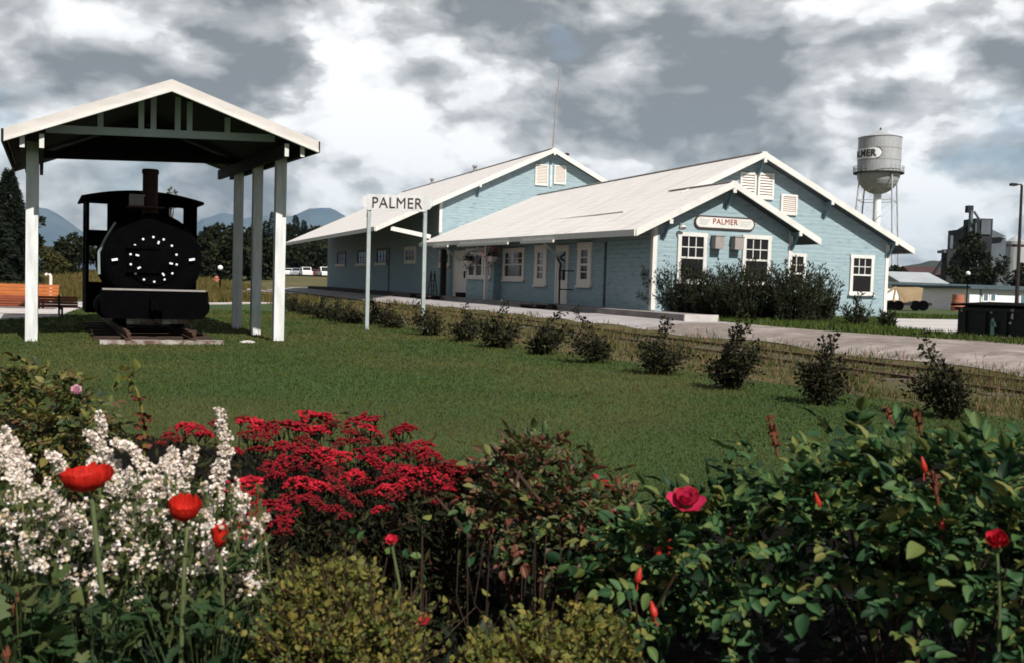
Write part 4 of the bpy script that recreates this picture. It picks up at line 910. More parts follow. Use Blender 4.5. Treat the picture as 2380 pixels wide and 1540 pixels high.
G['poppyleaf'] = mat('poppy_leaves', (.05, .08, .03), island=((.016, .036, .014), (.03, .06, .022), (.05, .08, .026), (.09, .10, .03)), rough=.6, trans=.22, spec=.2)
G['stem'] = mat('green_stems', (.09, .11, .04), (.06, .08, .03), scale=10, rough=.7)
G['cane'] = mat('reddish_canes', (.045, .018, .012), (.025, .016, .009), scale=10, rough=.8)
G['yarrow'] = mat('crimson_florets', (.3, .02, .04), island=((.20, .006, .009), (.30, .009, .017), (.38, .013, .026), (.44, .018, .038), (.12, .004, .005)), rough=.8, trans=.1, spec=.1)
G['yarrowdk'] = mat('dark_red_florets', (.2, .01, .02), island=((.07, .004, .006), (.11, .006, .009), (.16, .009, .014), (.08, .014, .008)), rough=.8, spec=.1)
G['yarrowmid'] = mat('red_florets', (.2, .01, .02), island=((.11, .004, .007), (.17, .006, .012), (.21, .008, .016), (.07, .003, .005)), rough=.8, spec=.1)
G['whitefl'] = mat('white_florets', (.8, .78, .74), island=((.80, .73, .68), (.72, .63, .56), (.58, .48, .38), (.82, .77, .75), (.66, .54, .46)), rough=.8, trans=.2, spec=.1)
G['mixfl'] = mat('white_and_faded_florets', (.7, .65, .6), island=((.80, .73, .68), (.72, .63, .56), (.82, .77, .75), (.66, .56, .48), (.45, .32, .18), (.78, .72, .66), (.30, .17, .07), (.80, .75, .70)), rough=.8, trans=.2, spec=.1)
G['fadedfl'] = mat('faded_florets', (.4, .25, .1), island=((.55, .48, .36), (.42, .28, .12), (.26, .12, .04), (.65, .6, .5)), rough=.8, trans=.15, spec=.1)
G['poppy'] = mat('poppy_petals', (.66, .026, .012), (.36, .010, .007), scale=30, bump=.0025, bscale=70, rough=.6, trans=.25, spec=.2, stretch=(4, 4, 1))
G['rosepet'] = mat('magenta_petals', (.42, .012, .05), island=((.38, .010, .04), (.50, .02, .09), (.30, .008, .02)), rough=.6, trans=.25)
G['redrose'] = mat('red_rose_petals', (.42, .01, .025), island=((.36, .008, .015), (.48, .012, .035)), rough=.6, trans=.25)
G['pinkpet'] = mat('pale_pink_petals', (.75, .42, .52), island=((.78, .45, .55), (.72, .36, .46), (.8, .6, .66)), rough=.6, trans=.25)
G['hip'] = mat('red_buds', (.35, .02, .012), rough=.5)
G['brownseed'] = mat('rust_brown_spike', (.14, .04, .018), (.09, .03, .015), scale=30, rough=.9)
FZ = -.53
BED = 'plants in the foreground flower bed'
def hor(x): return 659+.0297*(x-1190)
def root_of(p): return np.array([p[0], p[1], min(float(gz(p[0], p[1])), FZ)])

def lobed_t(w=.8, teeth=4, droop=.22, n=17, cup=.16):
    V = []
    for i in range(n):
        t = i/(n-1); e = (math.sin(PI*min(1, t*1.0)**.8)**.8)*w*.5*(1+(.28*math.sin(t*teeth*2*PI) if teeth else 0)); z = -droop*t*t
        V += [(-e, t, z+cup*e+.02*math.sin(t*14)), (-e*.5, t, z+cup*.2*e), (0, t, z-.02), (e*.5, t, z+cup*.2*e), (e, t, z+cup*e-.02*math.sin(t*14))]
    F = [[i*5+j, i*5+j+1, i*5+j+6, i*5+j+5] for i in range(n-1) for j in range(4)]
    return np.array(V, float), np.array(F)
ROSELEAVES = [lobed_t(.6, 0, .12, 8, .5), lobed_t(.64, 0, .38, 8, .25), lobed_t(.56, 0, -.12, 8, .6)]
def pinnate(b, P, Dv, L, n_pairs=3):
    """compound leaves: a stalk carrying pairs of leaflets and a terminal one"""
    N = len(P); R = rots(Dv, .5, 1.); lp = []; ld = []; ls = []
    for k in range(n_pairs):
        f = .35+.6*k/n_pairs
        for s in (-1, 1):
            lp.append(P+R[:, :, 1]*(L*f)[:, None]-R[:, :, 2]*(L*.12*f*f)[:, None]); ld.append(R[:, :, 0]*s*.9+R[:, :, 1]*.55+R[:, :, 2]*rng.normal(.05, .18, N)[:, None]); ls.append(L*.42*(.8+.25*k/n_pairs)*rng.uniform(.85, 1.1, N))
    lp.append(P+R[:, :, 1]*L[:, None]-R[:, :, 2]*(L*.12)[:, None]); ld.append(R[:, :, 1]+R[:, :, 2]*-.15); ls.append(L*.46)
    d = np.concatenate(ld); p = np.concatenate(lp); s = np.concatenate(ls)
    nrm = np.concatenate([R[:, :, 2]]*(2*n_pairs+1)); y = d/np.linalg.norm(d, axis=1)[:, None]; x = np.cross(y, nrm); x /= np.linalg.norm(x, axis=1)[:, None]+1e-9; z = np.cross(x, y)
    R_ = np.stack([x, y, z], 2)*s[:, None, None]
    for k, t in enumerate(ROSELEAVES): b.inst(*t, R_[k::3], p[k::3])

def rose_bush(label, pts, leafm, L=(.08, .13), n=500, seedname='rose_bush', canes=18, name='rose_bush', group=None):
    """pts: (px, py, depth) of the crown's outer clumps; leaves fill shells round them"""
    C = np.array([at(*p[:3]) for p in pts]); R0 = np.array([p[3] for p in pts]); W = R0**2/np.sum(R0**2)
    base = root_of(C.mean(0)); o = thing(name, label, 'rose bush', base, group)
    i = rng.choice(len(C), n, p=W); d = rdir(n, .25); q = rng.uniform(.45, 1, n)**.5
    P = C[i]+d*(q*R0[i])[:, None]; P[:, 2] = np.maximum(P[:, 2], FZ+.08)
    dv = d*.8+rdir(n)*.5; dv[:, 2] -= .15; b = MB(); pinnate(b, P, dv, rng.uniform(*L, n)); b.build('foliage', G[leafm], o, smooth=True)
    b = MB()
    for k in range(canes):
        c = C[rng.integers(0, len(C))]; t = c+rdir(1)[0]*R0.mean()*.6; r = root_of(base+(c-base)*.45); b.tube([r-[0, 0, .03], (r*.4+t*.6)+rng.normal(0, .04, 3)*[1, 1, 0]-[0, 0, .06], t], [.006, .005, .003], 5, False)
    b.build('canes', G['cane'], o); return o
def petal_t(w=1.1):
    V = []; n = 8
    for i in range(n):
        t = i/(n-1); e = w*.5*(t**.55)*(1-.55*t**5)
        for s in (-1, -.5, 0, .5, 1): V.append((s*e, t*(1-.09*s*s*t)+.02*math.sin(s*7), .22*t*t-.10*(1-s*s)*t+.03*math.sin(s*5+t*4)))
    return np.array(V), np.array([[i*5+j, i*5+j+1, i*5+j+6, i*5+j+5] for i in range(n-1) for j in range(4)])
PETAL = petal_t()
def petals(b, c, r, n, layers, up, openness=.7, t=None):
    t = t or PETAL; up = np.asarray(up, float)/np.linalg.norm(up)
    for l in range(layers):
        m = n-l; a = np.arange(m)*2*PI/m+l*.6+rng.normal(0, .12, m); ref = np.cross(up, [0.3, .9, .1]); ref /= np.linalg.norm(ref); w = np.cross(up, ref)
        d = np.cos(a)[:, None]*ref+np.sin(a)[:, None]*w; op = openness*(1-l*.26); dirs = d*op+up*(1.05-op); dirs /= np.linalg.norm(dirs, axis=1)[:, None]
        x = np.cross(dirs, up); x /= np.linalg.norm(x, axis=1)[:, None]; z = np.cross(x, dirs)
        b.inst(*t, np.stack([x, dirs, z], 2)*(r*(1-.17*l)*rng.uniform(.9, 1.1, m))[:, None, None], np.tile(np.asarray(c, float)+up*.004*l, (m, 1)))
def blossom(par, name, px, py, d, rpx, m, up=None, layers=3, stalk=None, open_=.75):
    c = at(px, py, d); r = rpx*d/FPX; b = MB(); up = (CAM-c)*.5+np.array([0, 0, .8])*np.linalg.norm(CAM-c)*.6 if up is None else up
    petals(b, c-np.asarray(up)/np.linalg.norm(up)*r*.25, r*1.12, 6, layers, up, open_); f = b.build(name, G[m], par, smooth=True)
    s = MB(); s.sphere(c-[0, 0, r*.35], r*.28, 8, 6); q = stalk if stalk is not None else c+[rng.normal(0, .05), rng.normal(0, .05), -.25]; s.tube([c-[0, 0, r*.4], (c+q)/2+rng.normal(0, .01, 3), q], .0035, 5, False); s.build('stalk', G['stem'], f); return f
def hips(par, name, spots, r=.008):
    for (x, y, d) in spots:
        c = at(x, y, d); b = MB(); b.lathe([(0, -.012), (r*.9, -.004), (r, .008), (r*.6, .02), (r*.3, .03), (0, .034)], c, (rng.normal(0, .3), rng.normal(0, .3), 1), 9)
        b.tube([c-[0, 0, .01], c+[rng.normal(0, .005), rng.normal(0, .005), -.03]], .002, 4, False); b.build(name, G['hip'], par, smooth=True)
# the big rose bush on the right
rb_ = rose_bush('large dark green rose bush filling the right foreground',
    [(1960, 1085, 3.1, .09), (2080, 1100, 3.2, .09), (2200, 1105, 3.1, .09), (2330, 1115, 3.0, .1), (2440, 1130, 3.0, .1), (1800, 1115, 2.9, .08), (1850, 1195, 2.8, .11), (1990, 1180, 2.8, .13), (2130, 1185, 2.75, .13), (2290, 1200, 2.7, .13), (2430, 1220, 2.7, .13),
     (1900, 1260, 2.65, .09), (2050, 1260, 2.6, .10), (2190, 1275, 2.5, .11), (2330, 1320, 2.4, .11), (2440, 1350, 2.3, .13), (2230, 1390, 2.3, .05), (2560, 1150, 2.9, .13), (2590, 1260, 2.6, .14), (2690, 1180, 2.9, .14)], 'roseleaf', n=800, L=(.075, .135))
blossom(rb_, 'rose_blossom', 2318, 1262, 2.2, 36, 'redrose', layers=4, open_=.55)
hips(rb_, 'rose_hip', [(2190, 1228, 2.4), (2148, 1088, 2.55), (1902, 1170, 2.6)])
for k, (x, y0, y1, d) in enumerate(((1790, 975, 1060, 2.7), (2125, 955, 1010, 3.0), (2058, 950, 985, 3.1), (2165, 1090, 1180, 2.5))):
    b = MB(); p, q = at(x, y0, d), at(x+18, y1, d); b.tube([q, (p+q)/2, p], [.003, .006, .002], 6); n = 40; t = rng.uniform(0, .7, n); b.inst(*KITE, rots(rdir(n, .6), None, rng.uniform(.012, .024, n)), p+(q-p)*t[:, None]); b.build('reddish_shoot', G['brownseed'], rb_)
rb2 = rose_bush('lower rose bush with a magenta blossom between the lawn and the dark hollow', [(1560, 1290, 2.9, .13), (1480, 1340, 2.8, .12), (1640, 1270, 2.9, .12), (1700, 1330, 2.8, .13), (1540, 1370, 2.6, .06), (1430, 1410, 2.6, .05)], 'roseleaf', n=230, L=(.07, .12), canes=10)
blossom(rb2, 'rose_blossom', 1595, 1165, 2.65, 44, 'rosepet', layers=3, open_=.8, stalk=at(1585, 1290, 2.9), up=np.array([-.15, -.45, .8]))
hips(rb2, 'rose_hip', [(1694, 1245, 2.85), (1556, 1268, 2.8), (1482, 1346, 2.6), (1530, 1285, 2.75), (1520, 1425, 2.5)], .010)
sp_ = [(rng.uniform(1650, 2390), rng.uniform(1310, 1530), 2.45+rng.normal(0, .15), rng.uniform(.04, .07)) for _ in range(24)]
bb = MB(); c_ = np.array([at(x, y, d) for x, y, d, L in sp_]); pinnate(bb, c_, rdir(24, .1), np.array([k[3]*1.6 for k in sp_])); bb.build('low_leaves', G['roseleaf'], rb_, smooth=True)
# rose at the upper left
rl = rose_bush('olive leaved rose bush with one pale pink rose at the left edge', [(20, 945, 4.3, .14), (100, 935, 4.3, .12), (60, 1000, 4.2, .19), (150, 1005, 4.1, .15), (-40, 985, 4.2, .19), (185, 965, 4.1, .07), (80, 885, 4.4, .05), (130, 1065, 3.9, .16), (225, 1040, 4.0, .09), (30, 1060, 4., .17), (-150, 1010, 4.2, .18), (-240, 1050, 4.1, .18), (-150, 1110, 3.8, .2)], 'olderose', n=560, L=(.07, .12))
blossom(rl, 'rose_blossom', 178, 910, 4.0, 21, 'pinkpet', layers=4, open_=.5, stalk=at(190, 990, 4.05))
# autumn tinted shrub in the middle
mb = rose_bush('mixed shrub with green and red brown leaves in the middle of the bed', [(1190, 1115, 3.5, .06), (1270, 1120, 3.4, .08), (1150, 1150, 3.3, .08), (1240, 1160, 3.2, .17), (1360, 1160, 3.3, .12), (1310, 1230, 3.1, .12), (1180, 1210, 3.1, .09), (1400, 1250, 3.1, .10), (1350, 1290, 2.95, .06),], 'reddleaf', n=470, L=(.06, .1), name='tinted_shrub', canes=22)
mb['category'] = 'shrub'
for (x0, y0, x1, y1) in ((1140, 1030, 1270, 1180), (1010, 1150, 1110, 1270), (1225, 1040, 1180, 1160)):
    b = MB(); b.tube([at(x0, y0, 3.15), at((x0+x1)/2+4, (y0+y1)/2, 3.1), at(x1, y1, 3.05)], [.004, .006, .007], 5); b.build('bare_twig', G['cane'], mb)
# sprawling low greenery and dark undergrowth that closes the gaps
def ground_plants(name, label, N, x0, x1, y0, y1, dfun, m, card, cat='ground cover', up=.4, t=KITE, hmax=.3, kind='stuff'):
    x = rng.uniform(x0, x1, N); y = rng.uniform(y0, y1, N); P = np.array([at(a, c, dfun(a, c)) for a, c in zip(x, y)]); P[:, 2] = np.maximum(P[:, 2], FZ+.02)
    b = MB(); b.inst(*t, rots(rdir(N, up), None, card*rng.uniform(.6, 1.4, N)), P); o = b.build(name, G[m]); o['label'] = label; o['category'] = cat; o['kind'] = kind; return o
def on_bed(x, y, h): return (CAM[2]-(FZ+h))/((y-hor(x))/FPX)
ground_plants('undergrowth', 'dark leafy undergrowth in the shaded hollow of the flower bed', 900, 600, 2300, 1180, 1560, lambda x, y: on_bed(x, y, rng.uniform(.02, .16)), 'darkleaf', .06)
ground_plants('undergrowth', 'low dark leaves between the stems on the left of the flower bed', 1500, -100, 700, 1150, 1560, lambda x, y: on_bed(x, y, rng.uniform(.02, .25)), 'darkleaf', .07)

# red yarrow
def dome_t(n=46, seed=1):
    r = np.random.default_rng(seed); b = MB(); v = np.array([[1, 0, 0], [-1, 0, 0], [0, 1, 0], [0, -1, 0], [0, 0, .8], [0, 0, -.8]], float)
    f = np.array([[0, 2, 4], [2, 1, 4], [1, 3, 4], [3, 0, 4], [2, 0, 5], [1, 2, 5], [3, 1, 5], [0, 3, 5]])
    a = r.uniform(0, 2*PI, n); q = np.sqrt(r.uniform(0, 1, n)); lob = 1+.22*np.sin(a*3+seed)+.12*np.sin(a*5)
    P = np.stack([q*lob*np.cos(a), q*lob*np.sin(a), .48*(1-q*q)+r.normal(0, .07, n)], 1)
    ang = r.uniform(0, 6, n); Rz = np.zeros((n, 3, 3)); Rz[:, 0, 0] = np.cos(ang); Rz[:, 0, 1] = -np.sin(ang); Rz[:, 1, 0] = np.sin(ang); Rz[:, 1, 1] = np.cos(ang); Rz[:, 2, 2] = 1
    b.inst(v, f, Rz*r.uniform(.11, .19, n)[:, None, None], P); return b
HEADS = [(dome_t(70, k).mesh('flower_head', G['yarrow']), dome_t(60, k+9).mesh('flower_head', G['yarrowdk']), dome_t(64, k+5).mesh('flower_head', G['yarrowmid'])) for k in range(4)]
def yarrow(label, heads, fol=620):
    pts = [at(x, y, d) for x, y, d, r, k in heads]; base = root_of(np.mean(pts, 0)); o = thing('yarrow', label, 'flowers', base, 'red yarrow plants in the flower bed')
    st = MB(); P = []
    for (x, y, d, r, dk), p in zip(heads, pts):
        s = r*rng.uniform(1., 1.3)*d/FPX; h = D.objects.new('flower_head', HEADS[rng.integers(0, 4)][dk if dk or rng.uniform() < .45 else 2]); COL.objects.link(h); h.parent = o
        h.location = p-base; h.scale = (s, s, s*rng.uniform(.8, 1.1)); h.rotation_euler = (rng.normal(.0, .18), rng.normal(0, .18), rng.uniform(0, 6))
        rt = root_of(base+(p-base)*.7+[rng.normal(0, .03), rng.normal(0, .03), 0]); m_ = (p*.55+rt*.45)+rng.normal(0, .012, 3); st.tube([rt, m_, p], [.0028, .0025, .0022], 5, False)
        for k in range(5): a = rng.uniform(0, 2*PI); st.tube([p-[0, 0, s*.9], p+[s*.6*math.cos(a), s*.6*math.sin(a), .0]], .002, 4, False)
        n = int(fol/len(heads)); t = rng.uniform(.05, .93, n); P.append(rt+(p-rt)*t[:, None]+rng.normal(0, .035, (n, 3)))
    st.build('stems', G['darkstem'], o); P = np.concatenate(P); P[:, 2] = np.maximum(P[:, 2], FZ+.02); b = MB(); b.inst(*kite_t(.3), rots(rdir(len(P), .5), None, rng.uniform(.03, .07, len(P))), P); b.build('foliage', G['yarleaf'], o)
def hd(x, y, r, dk=0):
    t = np.clip((y-970)/260, 0, 1); return (x, y, 4.25-1.2*t, r, dk)
yarrow('dark red yarrow with fading heads at the far left of the yarrow drift', [hd(430, 995, 26), hd(462, 1003, 22), hd(395, 1015, 20, 1), hd(375, 1030, 14, 1), hd(500, 985, 14, 1), hd(478, 1012, 16), hd(415, 1022, 14, 1)], 300)
yarrow('red yarrow behind the tallest white flower spike', [hd(590, 990, 28), hd(560, 975, 16, 1), hd(625, 1000, 22), hd(610, 1020, 22, 1), hd(575, 1010, 18, 1), hd(640, 985, 16, 1), hd(655, 1040, 24), hd(545, 1050, 18), hd(600, 1048, 20, 1)], 500)
yarrow('red yarrow with wide heads on the skyline of the drift left of its highest head', [hd(690, 998, 34), hd(735, 1002, 30), hd(745, 975, 32), hd(715, 968, 20), hd(700, 1022, 20, 1), hd(770, 990, 18, 1), hd(670, 985, 16, 1), hd(720, 1035, 22, 1)], 560)
yarrow('red yarrow with the highest crimson head of the drift', [hd(840, 983, 36), hd(860, 998, 22), hd(815, 1008, 20, 1), hd(880, 1015, 16, 1), hd(835, 1030, 24, 1), hd(795, 1030, 18, 1), hd(872, 972, 12, 1), hd(860, 1050, 24, 1)], 560)
yarrow('red yarrow at the right shoulder of the drift against the lawn', [hd(937, 1004, 26), hd(972, 1040, 30), hd(950, 1055, 24, 1), hd(915, 1002, 12, 1), hd(985, 1062, 22, 1), hd(925, 1040, 20, 1), hd(1005, 1085, 22, 1)], 480)
yarrow('red yarrow with the broadest heads in the middle of the drift', [hd(665, 1075, 34), hd(708, 1062, 38), hd(755, 1058, 34), hd(790, 1070, 30), hd(740, 1085, 24, 1), hd(690, 1095, 24, 1), hd(630, 1085, 22), hd(775, 1095, 22, 1), hd(640, 1110, 26)], 560)
yarrow('red yarrow beside the bare twig in the middle right of the drift', [hd(890, 1060, 34), hd(865, 1075, 30), hd(915, 1095, 32), hd(845, 1050, 20), hd(930, 1110, 22, 1), hd(895, 1115, 22, 1), hd(960, 1095, 24, 1), hd(1020, 1115, 22, 1)], 520)
yarrow('crimson yarrow in the front centre of the drift above the dark hollow', [hd(735, 1135, 36), hd(690, 1125, 28), hd(820, 1112, 30), hd(770, 1120, 24, 1), hd(715, 1160, 26), hd(845, 1125, 22, 1), hd(790, 1145, 24, 1), hd(680, 1160, 22), hd(665, 1190, 26), hd(740, 1175, 22, 1)], 600)
yarrow('pinkish red yarrow just right of the second poppy', [hd(572, 1133, 38), hd(545, 1146, 26), hd(635, 1182, 34), hd(600, 1170, 18), hd(655, 1215, 26), hd(592, 1150, 20)], 300)
yarrow('low red yarrow at the lower right of the poppies', [hd(575, 1222, 40), hd(552, 1238, 32), hd(600, 1208, 26), hd(590, 1248, 20, 1), hd(660, 1240, 20, 1)], 240)
yarrow('sparse dark red yarrow heads scattered over the tinted shrub', [hd(1105, 1085, 24), hd(1050, 1075, 16, 1), hd(1190, 1104, 22), hd(1130, 1090, 20, 1), hd(1080, 1105, 20, 1), hd(1210, 1090, 12, 1)], 260)
yarrow('red yarrow at the right end of the bed against the lawn', [hd(1375, 1122, 34), hd(1350, 1112, 20, 1), hd(1400, 1130, 22), hd(1385, 1160, 16, 1), hd(1425, 1205, 24), hd(1400, 1180, 14, 1)], 300)

yarrow('red yarrow trailing right below the shoulder of the drift', [hd(985, 1050, 22), hd(1010, 1100, 24), hd(960, 1135, 24, 1), hd(1040, 1130, 20, 1), hd(900, 1140, 26), hd(860, 1150, 22, 1), hd(930, 1165, 20, 1), hd(1000, 1150, 18, 1), hd(820, 1165, 20, 1), hd(770, 1185, 24), hd(800, 1200, 18, 1), hd(885, 1185, 22), hd(950, 1100, 26), hd(1035, 1100, 26), hd(1065, 1120, 22), hd(1090, 1150, 22, 1), hd(1120, 1120, 24)], 700)
def hn(x, y, r, k=0): return (x, y, 3.25, r, k)
yarrow('dark red yarrow where the drift meets the tinted shrub', [hn(1000, 1062, 26), hn(1030, 1080, 24, 1), hn(1060, 1092, 24), hn(985, 1095, 26), hn(1020, 1112, 26), hn(1075, 1120, 20, 1), hn(1045, 1140, 22), hn(990, 1135, 22, 1), hn(950, 1120, 24), hn(920, 1150, 22, 1), hn(1010, 1165, 20), hn(1070, 1160, 20, 1), hn(1100, 1100, 20)], 700)
# white spikes
def florets_t(seed):
    r = np.random.default_rng(seed); b = MB(); n = 9; d = r.normal(0, 1, (n, 3)); d[:, 2] = np.abs(d[:, 2]); d /= np.linalg.norm(d, axis=1)[:, None]
    b.inst(*leaf_t(.9, -.05, .05), rots(d, None, r.uniform(.5, .75, n)), d*.25); return np.concatenate(b.V), b.F
FL = [florets_t(k) for k in range(3)]
def flor(b, P, s):
    for k in range(3):
        q = np.arange(len(P)) % 3 == k
        if q.any(): b.inst(*FL[k], rots(rdir(q.sum(), .5), None, np.broadcast_to(s, (len(P),))[q]), P[q])
def spike_plant(label, spikes, fol=220, extra=0):
    """spikes: list of (pixel polyline, depth, width px)"""
    tops = [at(*s[0][0], s[1]) for s in spikes]; base = root_of(np.mean(tops, 0)); o = thing('white_spike_flower', label, 'flowers', base, 'white flower spikes in the flower bed'); P = []
    for pl_, d, w in spikes:
        q = np.array([at(x, y, d) for x, y in pl_]); sgl = np.linalg.norm(np.diff(q, axis=0), axis=1); cum = np.concatenate([[0], np.cumsum(sgl)]); L = cum[-1]; n = int(L/.0019)+8
        t = rng.uniform(0, 1, n)**.85; c = np.stack([np.interp(t*L, cum, q[:, k]) for k in range(3)], 1); wr = w*.95*d/FPX*.5*np.clip(.45+t*1.6, 0, 1)
        r_ = rdir(n); r_[:, 2] *= .5; b = MB(); flor(b, c+r_*(wr*rng.uniform(.35, 1, n))[:, None], rng.uniform(.010, .0185, n)); b.build('flower_spike', G['whitefl'], o)
        e = q[-1]; rt = root_of(e+[rng.normal(0, .05), rng.normal(0, .05), 0]); s = MB(); s.tube(np.concatenate([q, [(e+rt)/2+rng.normal(0, .02, 3)], [rt]]), .0035, 5, False); s.build('stem', G['stem'], o)
        m = fol//len(spikes); t = rng.uniform(0, 1, m); P.append(e+(rt-e)*t[:, None]+rng.normal(0, .04, (m, 3)))
    P = np.concatenate(P); b = MB(); b.inst(*LEAF, rots(rdir(len(P), .3), None, rng.uniform(.014, .03, len(P))), P); b.build('foliage', G['feather'], o)
    return o
spike_plant('tallest white flower spike standing in front of the red yarrow', [([(512, 948), (518, 1000), (520, 1060), (505, 1130), (498, 1190)], 2.95, 44), ([(545, 1130), (560, 1180)], 2.9, 30)])
spike_plant('pair of white flower spikes forming a V above the second poppy', [([(450, 1035), (438, 1075), (425, 1130)], 2.9, 34), ([(398, 1040), (405, 1090), (418, 1150)], 2.9, 40), ([(380, 1060), (388, 1130)], 2.85, 30)])
spike_plant('arching white flower spike drooping left of the V shaped pair', [([(262, 1022), (300, 1040), (330, 1075), (365, 1130), (385, 1165)], 2.85, 42)])
spike_plant('slender upright white spike behind the big poppy', [([(232, 955), (236, 1000), (232, 1045)], 3.1, 28)])
spike_plant('bent white flower spike rising behind the big poppy', [([(196, 998), (225, 1025), (255, 1065), (280, 1110)], 2.9, 34), ([(215, 1060), (240, 1085), (270, 1140)], 2.9, 54)])
spike_plant('thick white flower spikes at the left edge', [([(5, 992), (25, 1040), (60, 1085)], 2.85, 54), ([(-20, 1030), (20, 1085), (60, 1120)], 2.8, 60), ([(55, 1130), (80, 1160), (110, 1180)], 2.7, 50)])
spike_plant('short white flower spike between the left edge and the big poppy', [([(112, 1050), (132, 1065), (150, 1095)], 2.9, 26)])
spike_plant('long white flower spray slanting down below the left edge spikes', [([(20, 1110), (90, 1140), (150, 1185), (200, 1235), (235, 1270)], 2.7, 50)])
spike_plant('white flower spray with faded florets between the two poppies', [([(300, 1090), (318, 1140), (340, 1190)], 2.8, 56), ([(290, 1150), (335, 1215)], 2.75, 50)])
def scatter_white(label, x0, x1, y0, y1, n, d, cl=3):
    c = at((x0+x1)/2, (y0+y1)/2, d); base = root_of(c); o = thing('white_cluster_flower', label, 'flowers', base, 'small white flowers scattered over the lower bed')
    N = int(n*.62); x = rng.uniform(x0, x1, N); y = rng.uniform(y0, y1, N); P = np.array([at(a, e, d+rng.normal(0, .12)) for a, e in zip(x, y)]); P = np.repeat(P, cl, 0)+rng.normal(0, .009, (N*cl, 3)); b = MB(); flor(b, P, rng.uniform(.010, .0175, len(P))); b.build('florets', G['mixfl'], o)
    N = 40; s = MB()
    for k in range(N): p = at(rng.uniform(x0, x1), rng.uniform(y0, y1), d); r = root_of(p+rng.normal(0, .05, 3)); s.tube([p, (p+r)/2+rng.normal(0, .02, 3), r], .0025, 4, False)
    s.build('stems', G['stem'], o)
    N = 300; P = np.array([at(rng.uniform(x0-20, x1+20), rng.uniform(y0, y1+60), d+rng.normal(0, .15)) for _ in range(N)]); P[:, 2] = np.maximum(P[:, 2], FZ+.03); b = MB(); b.inst(*LEAF, rots(rdir(N, .2), None, rng.uniform(.012, .032, N)), P); b.build('foliage', G['feather'], o)
scatter_white('small white flowers clustered in the lower left corner of the flower mass', -20, 130, 1120, 1330, 130, 2.6)
scatter_white('small white flowers around the stem of the big poppy', 130, 330, 1160, 1390, 110, 2.6)
scatter_white('small white and faded flowers left of the second poppy stem', 260, 420, 1100, 1330, 120, 2.65)
scatter_white('small white flowers around the second poppy stem', 390, 520, 1190, 1400, 80, 2.55)
scatter_white('small white flowers below the tallest spike beside the red yarrow', 470, 610, 1120, 1400, 105, 2.6)
# poppies
def petal_bowl(b, c, r, n, up, height, wob=.12, a0=0., arc=2*PI):
    """crinkled cup: a lathe-like sheet with a wavy rim"""
    up = np.asarray(up, float)/np.linalg.norm(up); ref = np.cross(up, [.2, .9, .3]); ref /= np.linalg.norm(ref); w = np.cross(up, ref)
    for k in range(n):
        am = a0+arc*k/n; half = arc/n*.92; R_ = []
        for i in range(9):
            t = i/8; row = []
            for j in range(13):
                s = -1+2*j/12; a = am+s*half*(.25+.75*min(1, t*1.6)); rim = 1-.07*s*s*t; rr = r*math.sin(min(1, t*rim)*PI*.5)**.72*(1+wob*.6*math.sin(a*9+k)*t*t); h = height*(t*rim)**1.5*(1+wob*.8*math.sin(a*11+k*2)*t+wob*.5*math.sin(a*23)*t)
                row.append(c+(math.cos(a)*ref+math.sin(a)*w)*rr*(.94+.06*(k % 2))+up*h)
            R_.append(row)
        V = np.array(R_).reshape(-1, 3); i, j = np.meshgrid(np.arange(8), np.arange(12), indexing='ij'); b.add(V, np.stack([i*13+j, i*13+j+1, (i+1)*13+j+1, (i+1)*13+j], -1).reshape(-1, 4))
def poppy(label, px, py, d, rx, hpx, stem_px, up=(0, 0, 1), n=5):
    c = at(px, py+hpx*.5, d); base = root_of(at(stem_px[-1][0], stem_px[-1][1], d)); o = thing('poppy', label, 'poppy', base, 'scarlet poppies'); r = rx*d/FPX; h = hpx*d/FPX
    b = MB(); petal_bowl(b, c, r, n, up, h); f = b.build('petals', G['poppy'], o, smooth=True)
    b = MB(); b.sphere(c+np.asarray(up)*h*.35, r*.16, 10, 8, (1, 1, 1.2)); n_ = 60; dd = rdir(n_, .5); b.inst(*NARROW, rots(dd, None, r*.3), np.tile(c+np.asarray(up)*h*.2, (n_, 1))); b.build('seed_head', G['black'], f)
    q = np.array([c]+[at(x, y, d) for x, y in stem_px]); q[-1] = base; s = MB(); s.tube(q, [.0045]+[.006]*(len(q)-1), 7, False); s.build('stem', G['stem'], o, smooth=True); return o
poppy('largest wide open scarlet poppy among the white spikes', 205, 1115, 2.3, 58, 50, [(215, 1170), (222, 1240), (232, 1330), (242, 1400), (250, 1480)], (-.1, -.02, 1), 4)
poppy('smaller crumpled scarlet poppy right of the largest one', 424, 1183, 2.3, 37, 48, [(434, 1215), (430, 1300), (425, 1400), (416, 1470)], (.1, -.3, 1), 5)
c = at(510, 1253, 2.35); o = thing('poppy', 'half closed small scarlet poppy below the low red yarrow', 'poppy', root_of(c), 'scarlet poppies'); b = MB(); petal_bowl(b, c-[0, 0, .018], .02, 4, (0, 0, 1), .05, .1); b.build('petals', G['poppy'], o, smooth=True); b = MB(); b.tube([c-[0, 0, .016], c+[.01, 0, -.15], root_of(c)], .0045, 6, False); b.build('stem', G['stem'], o)
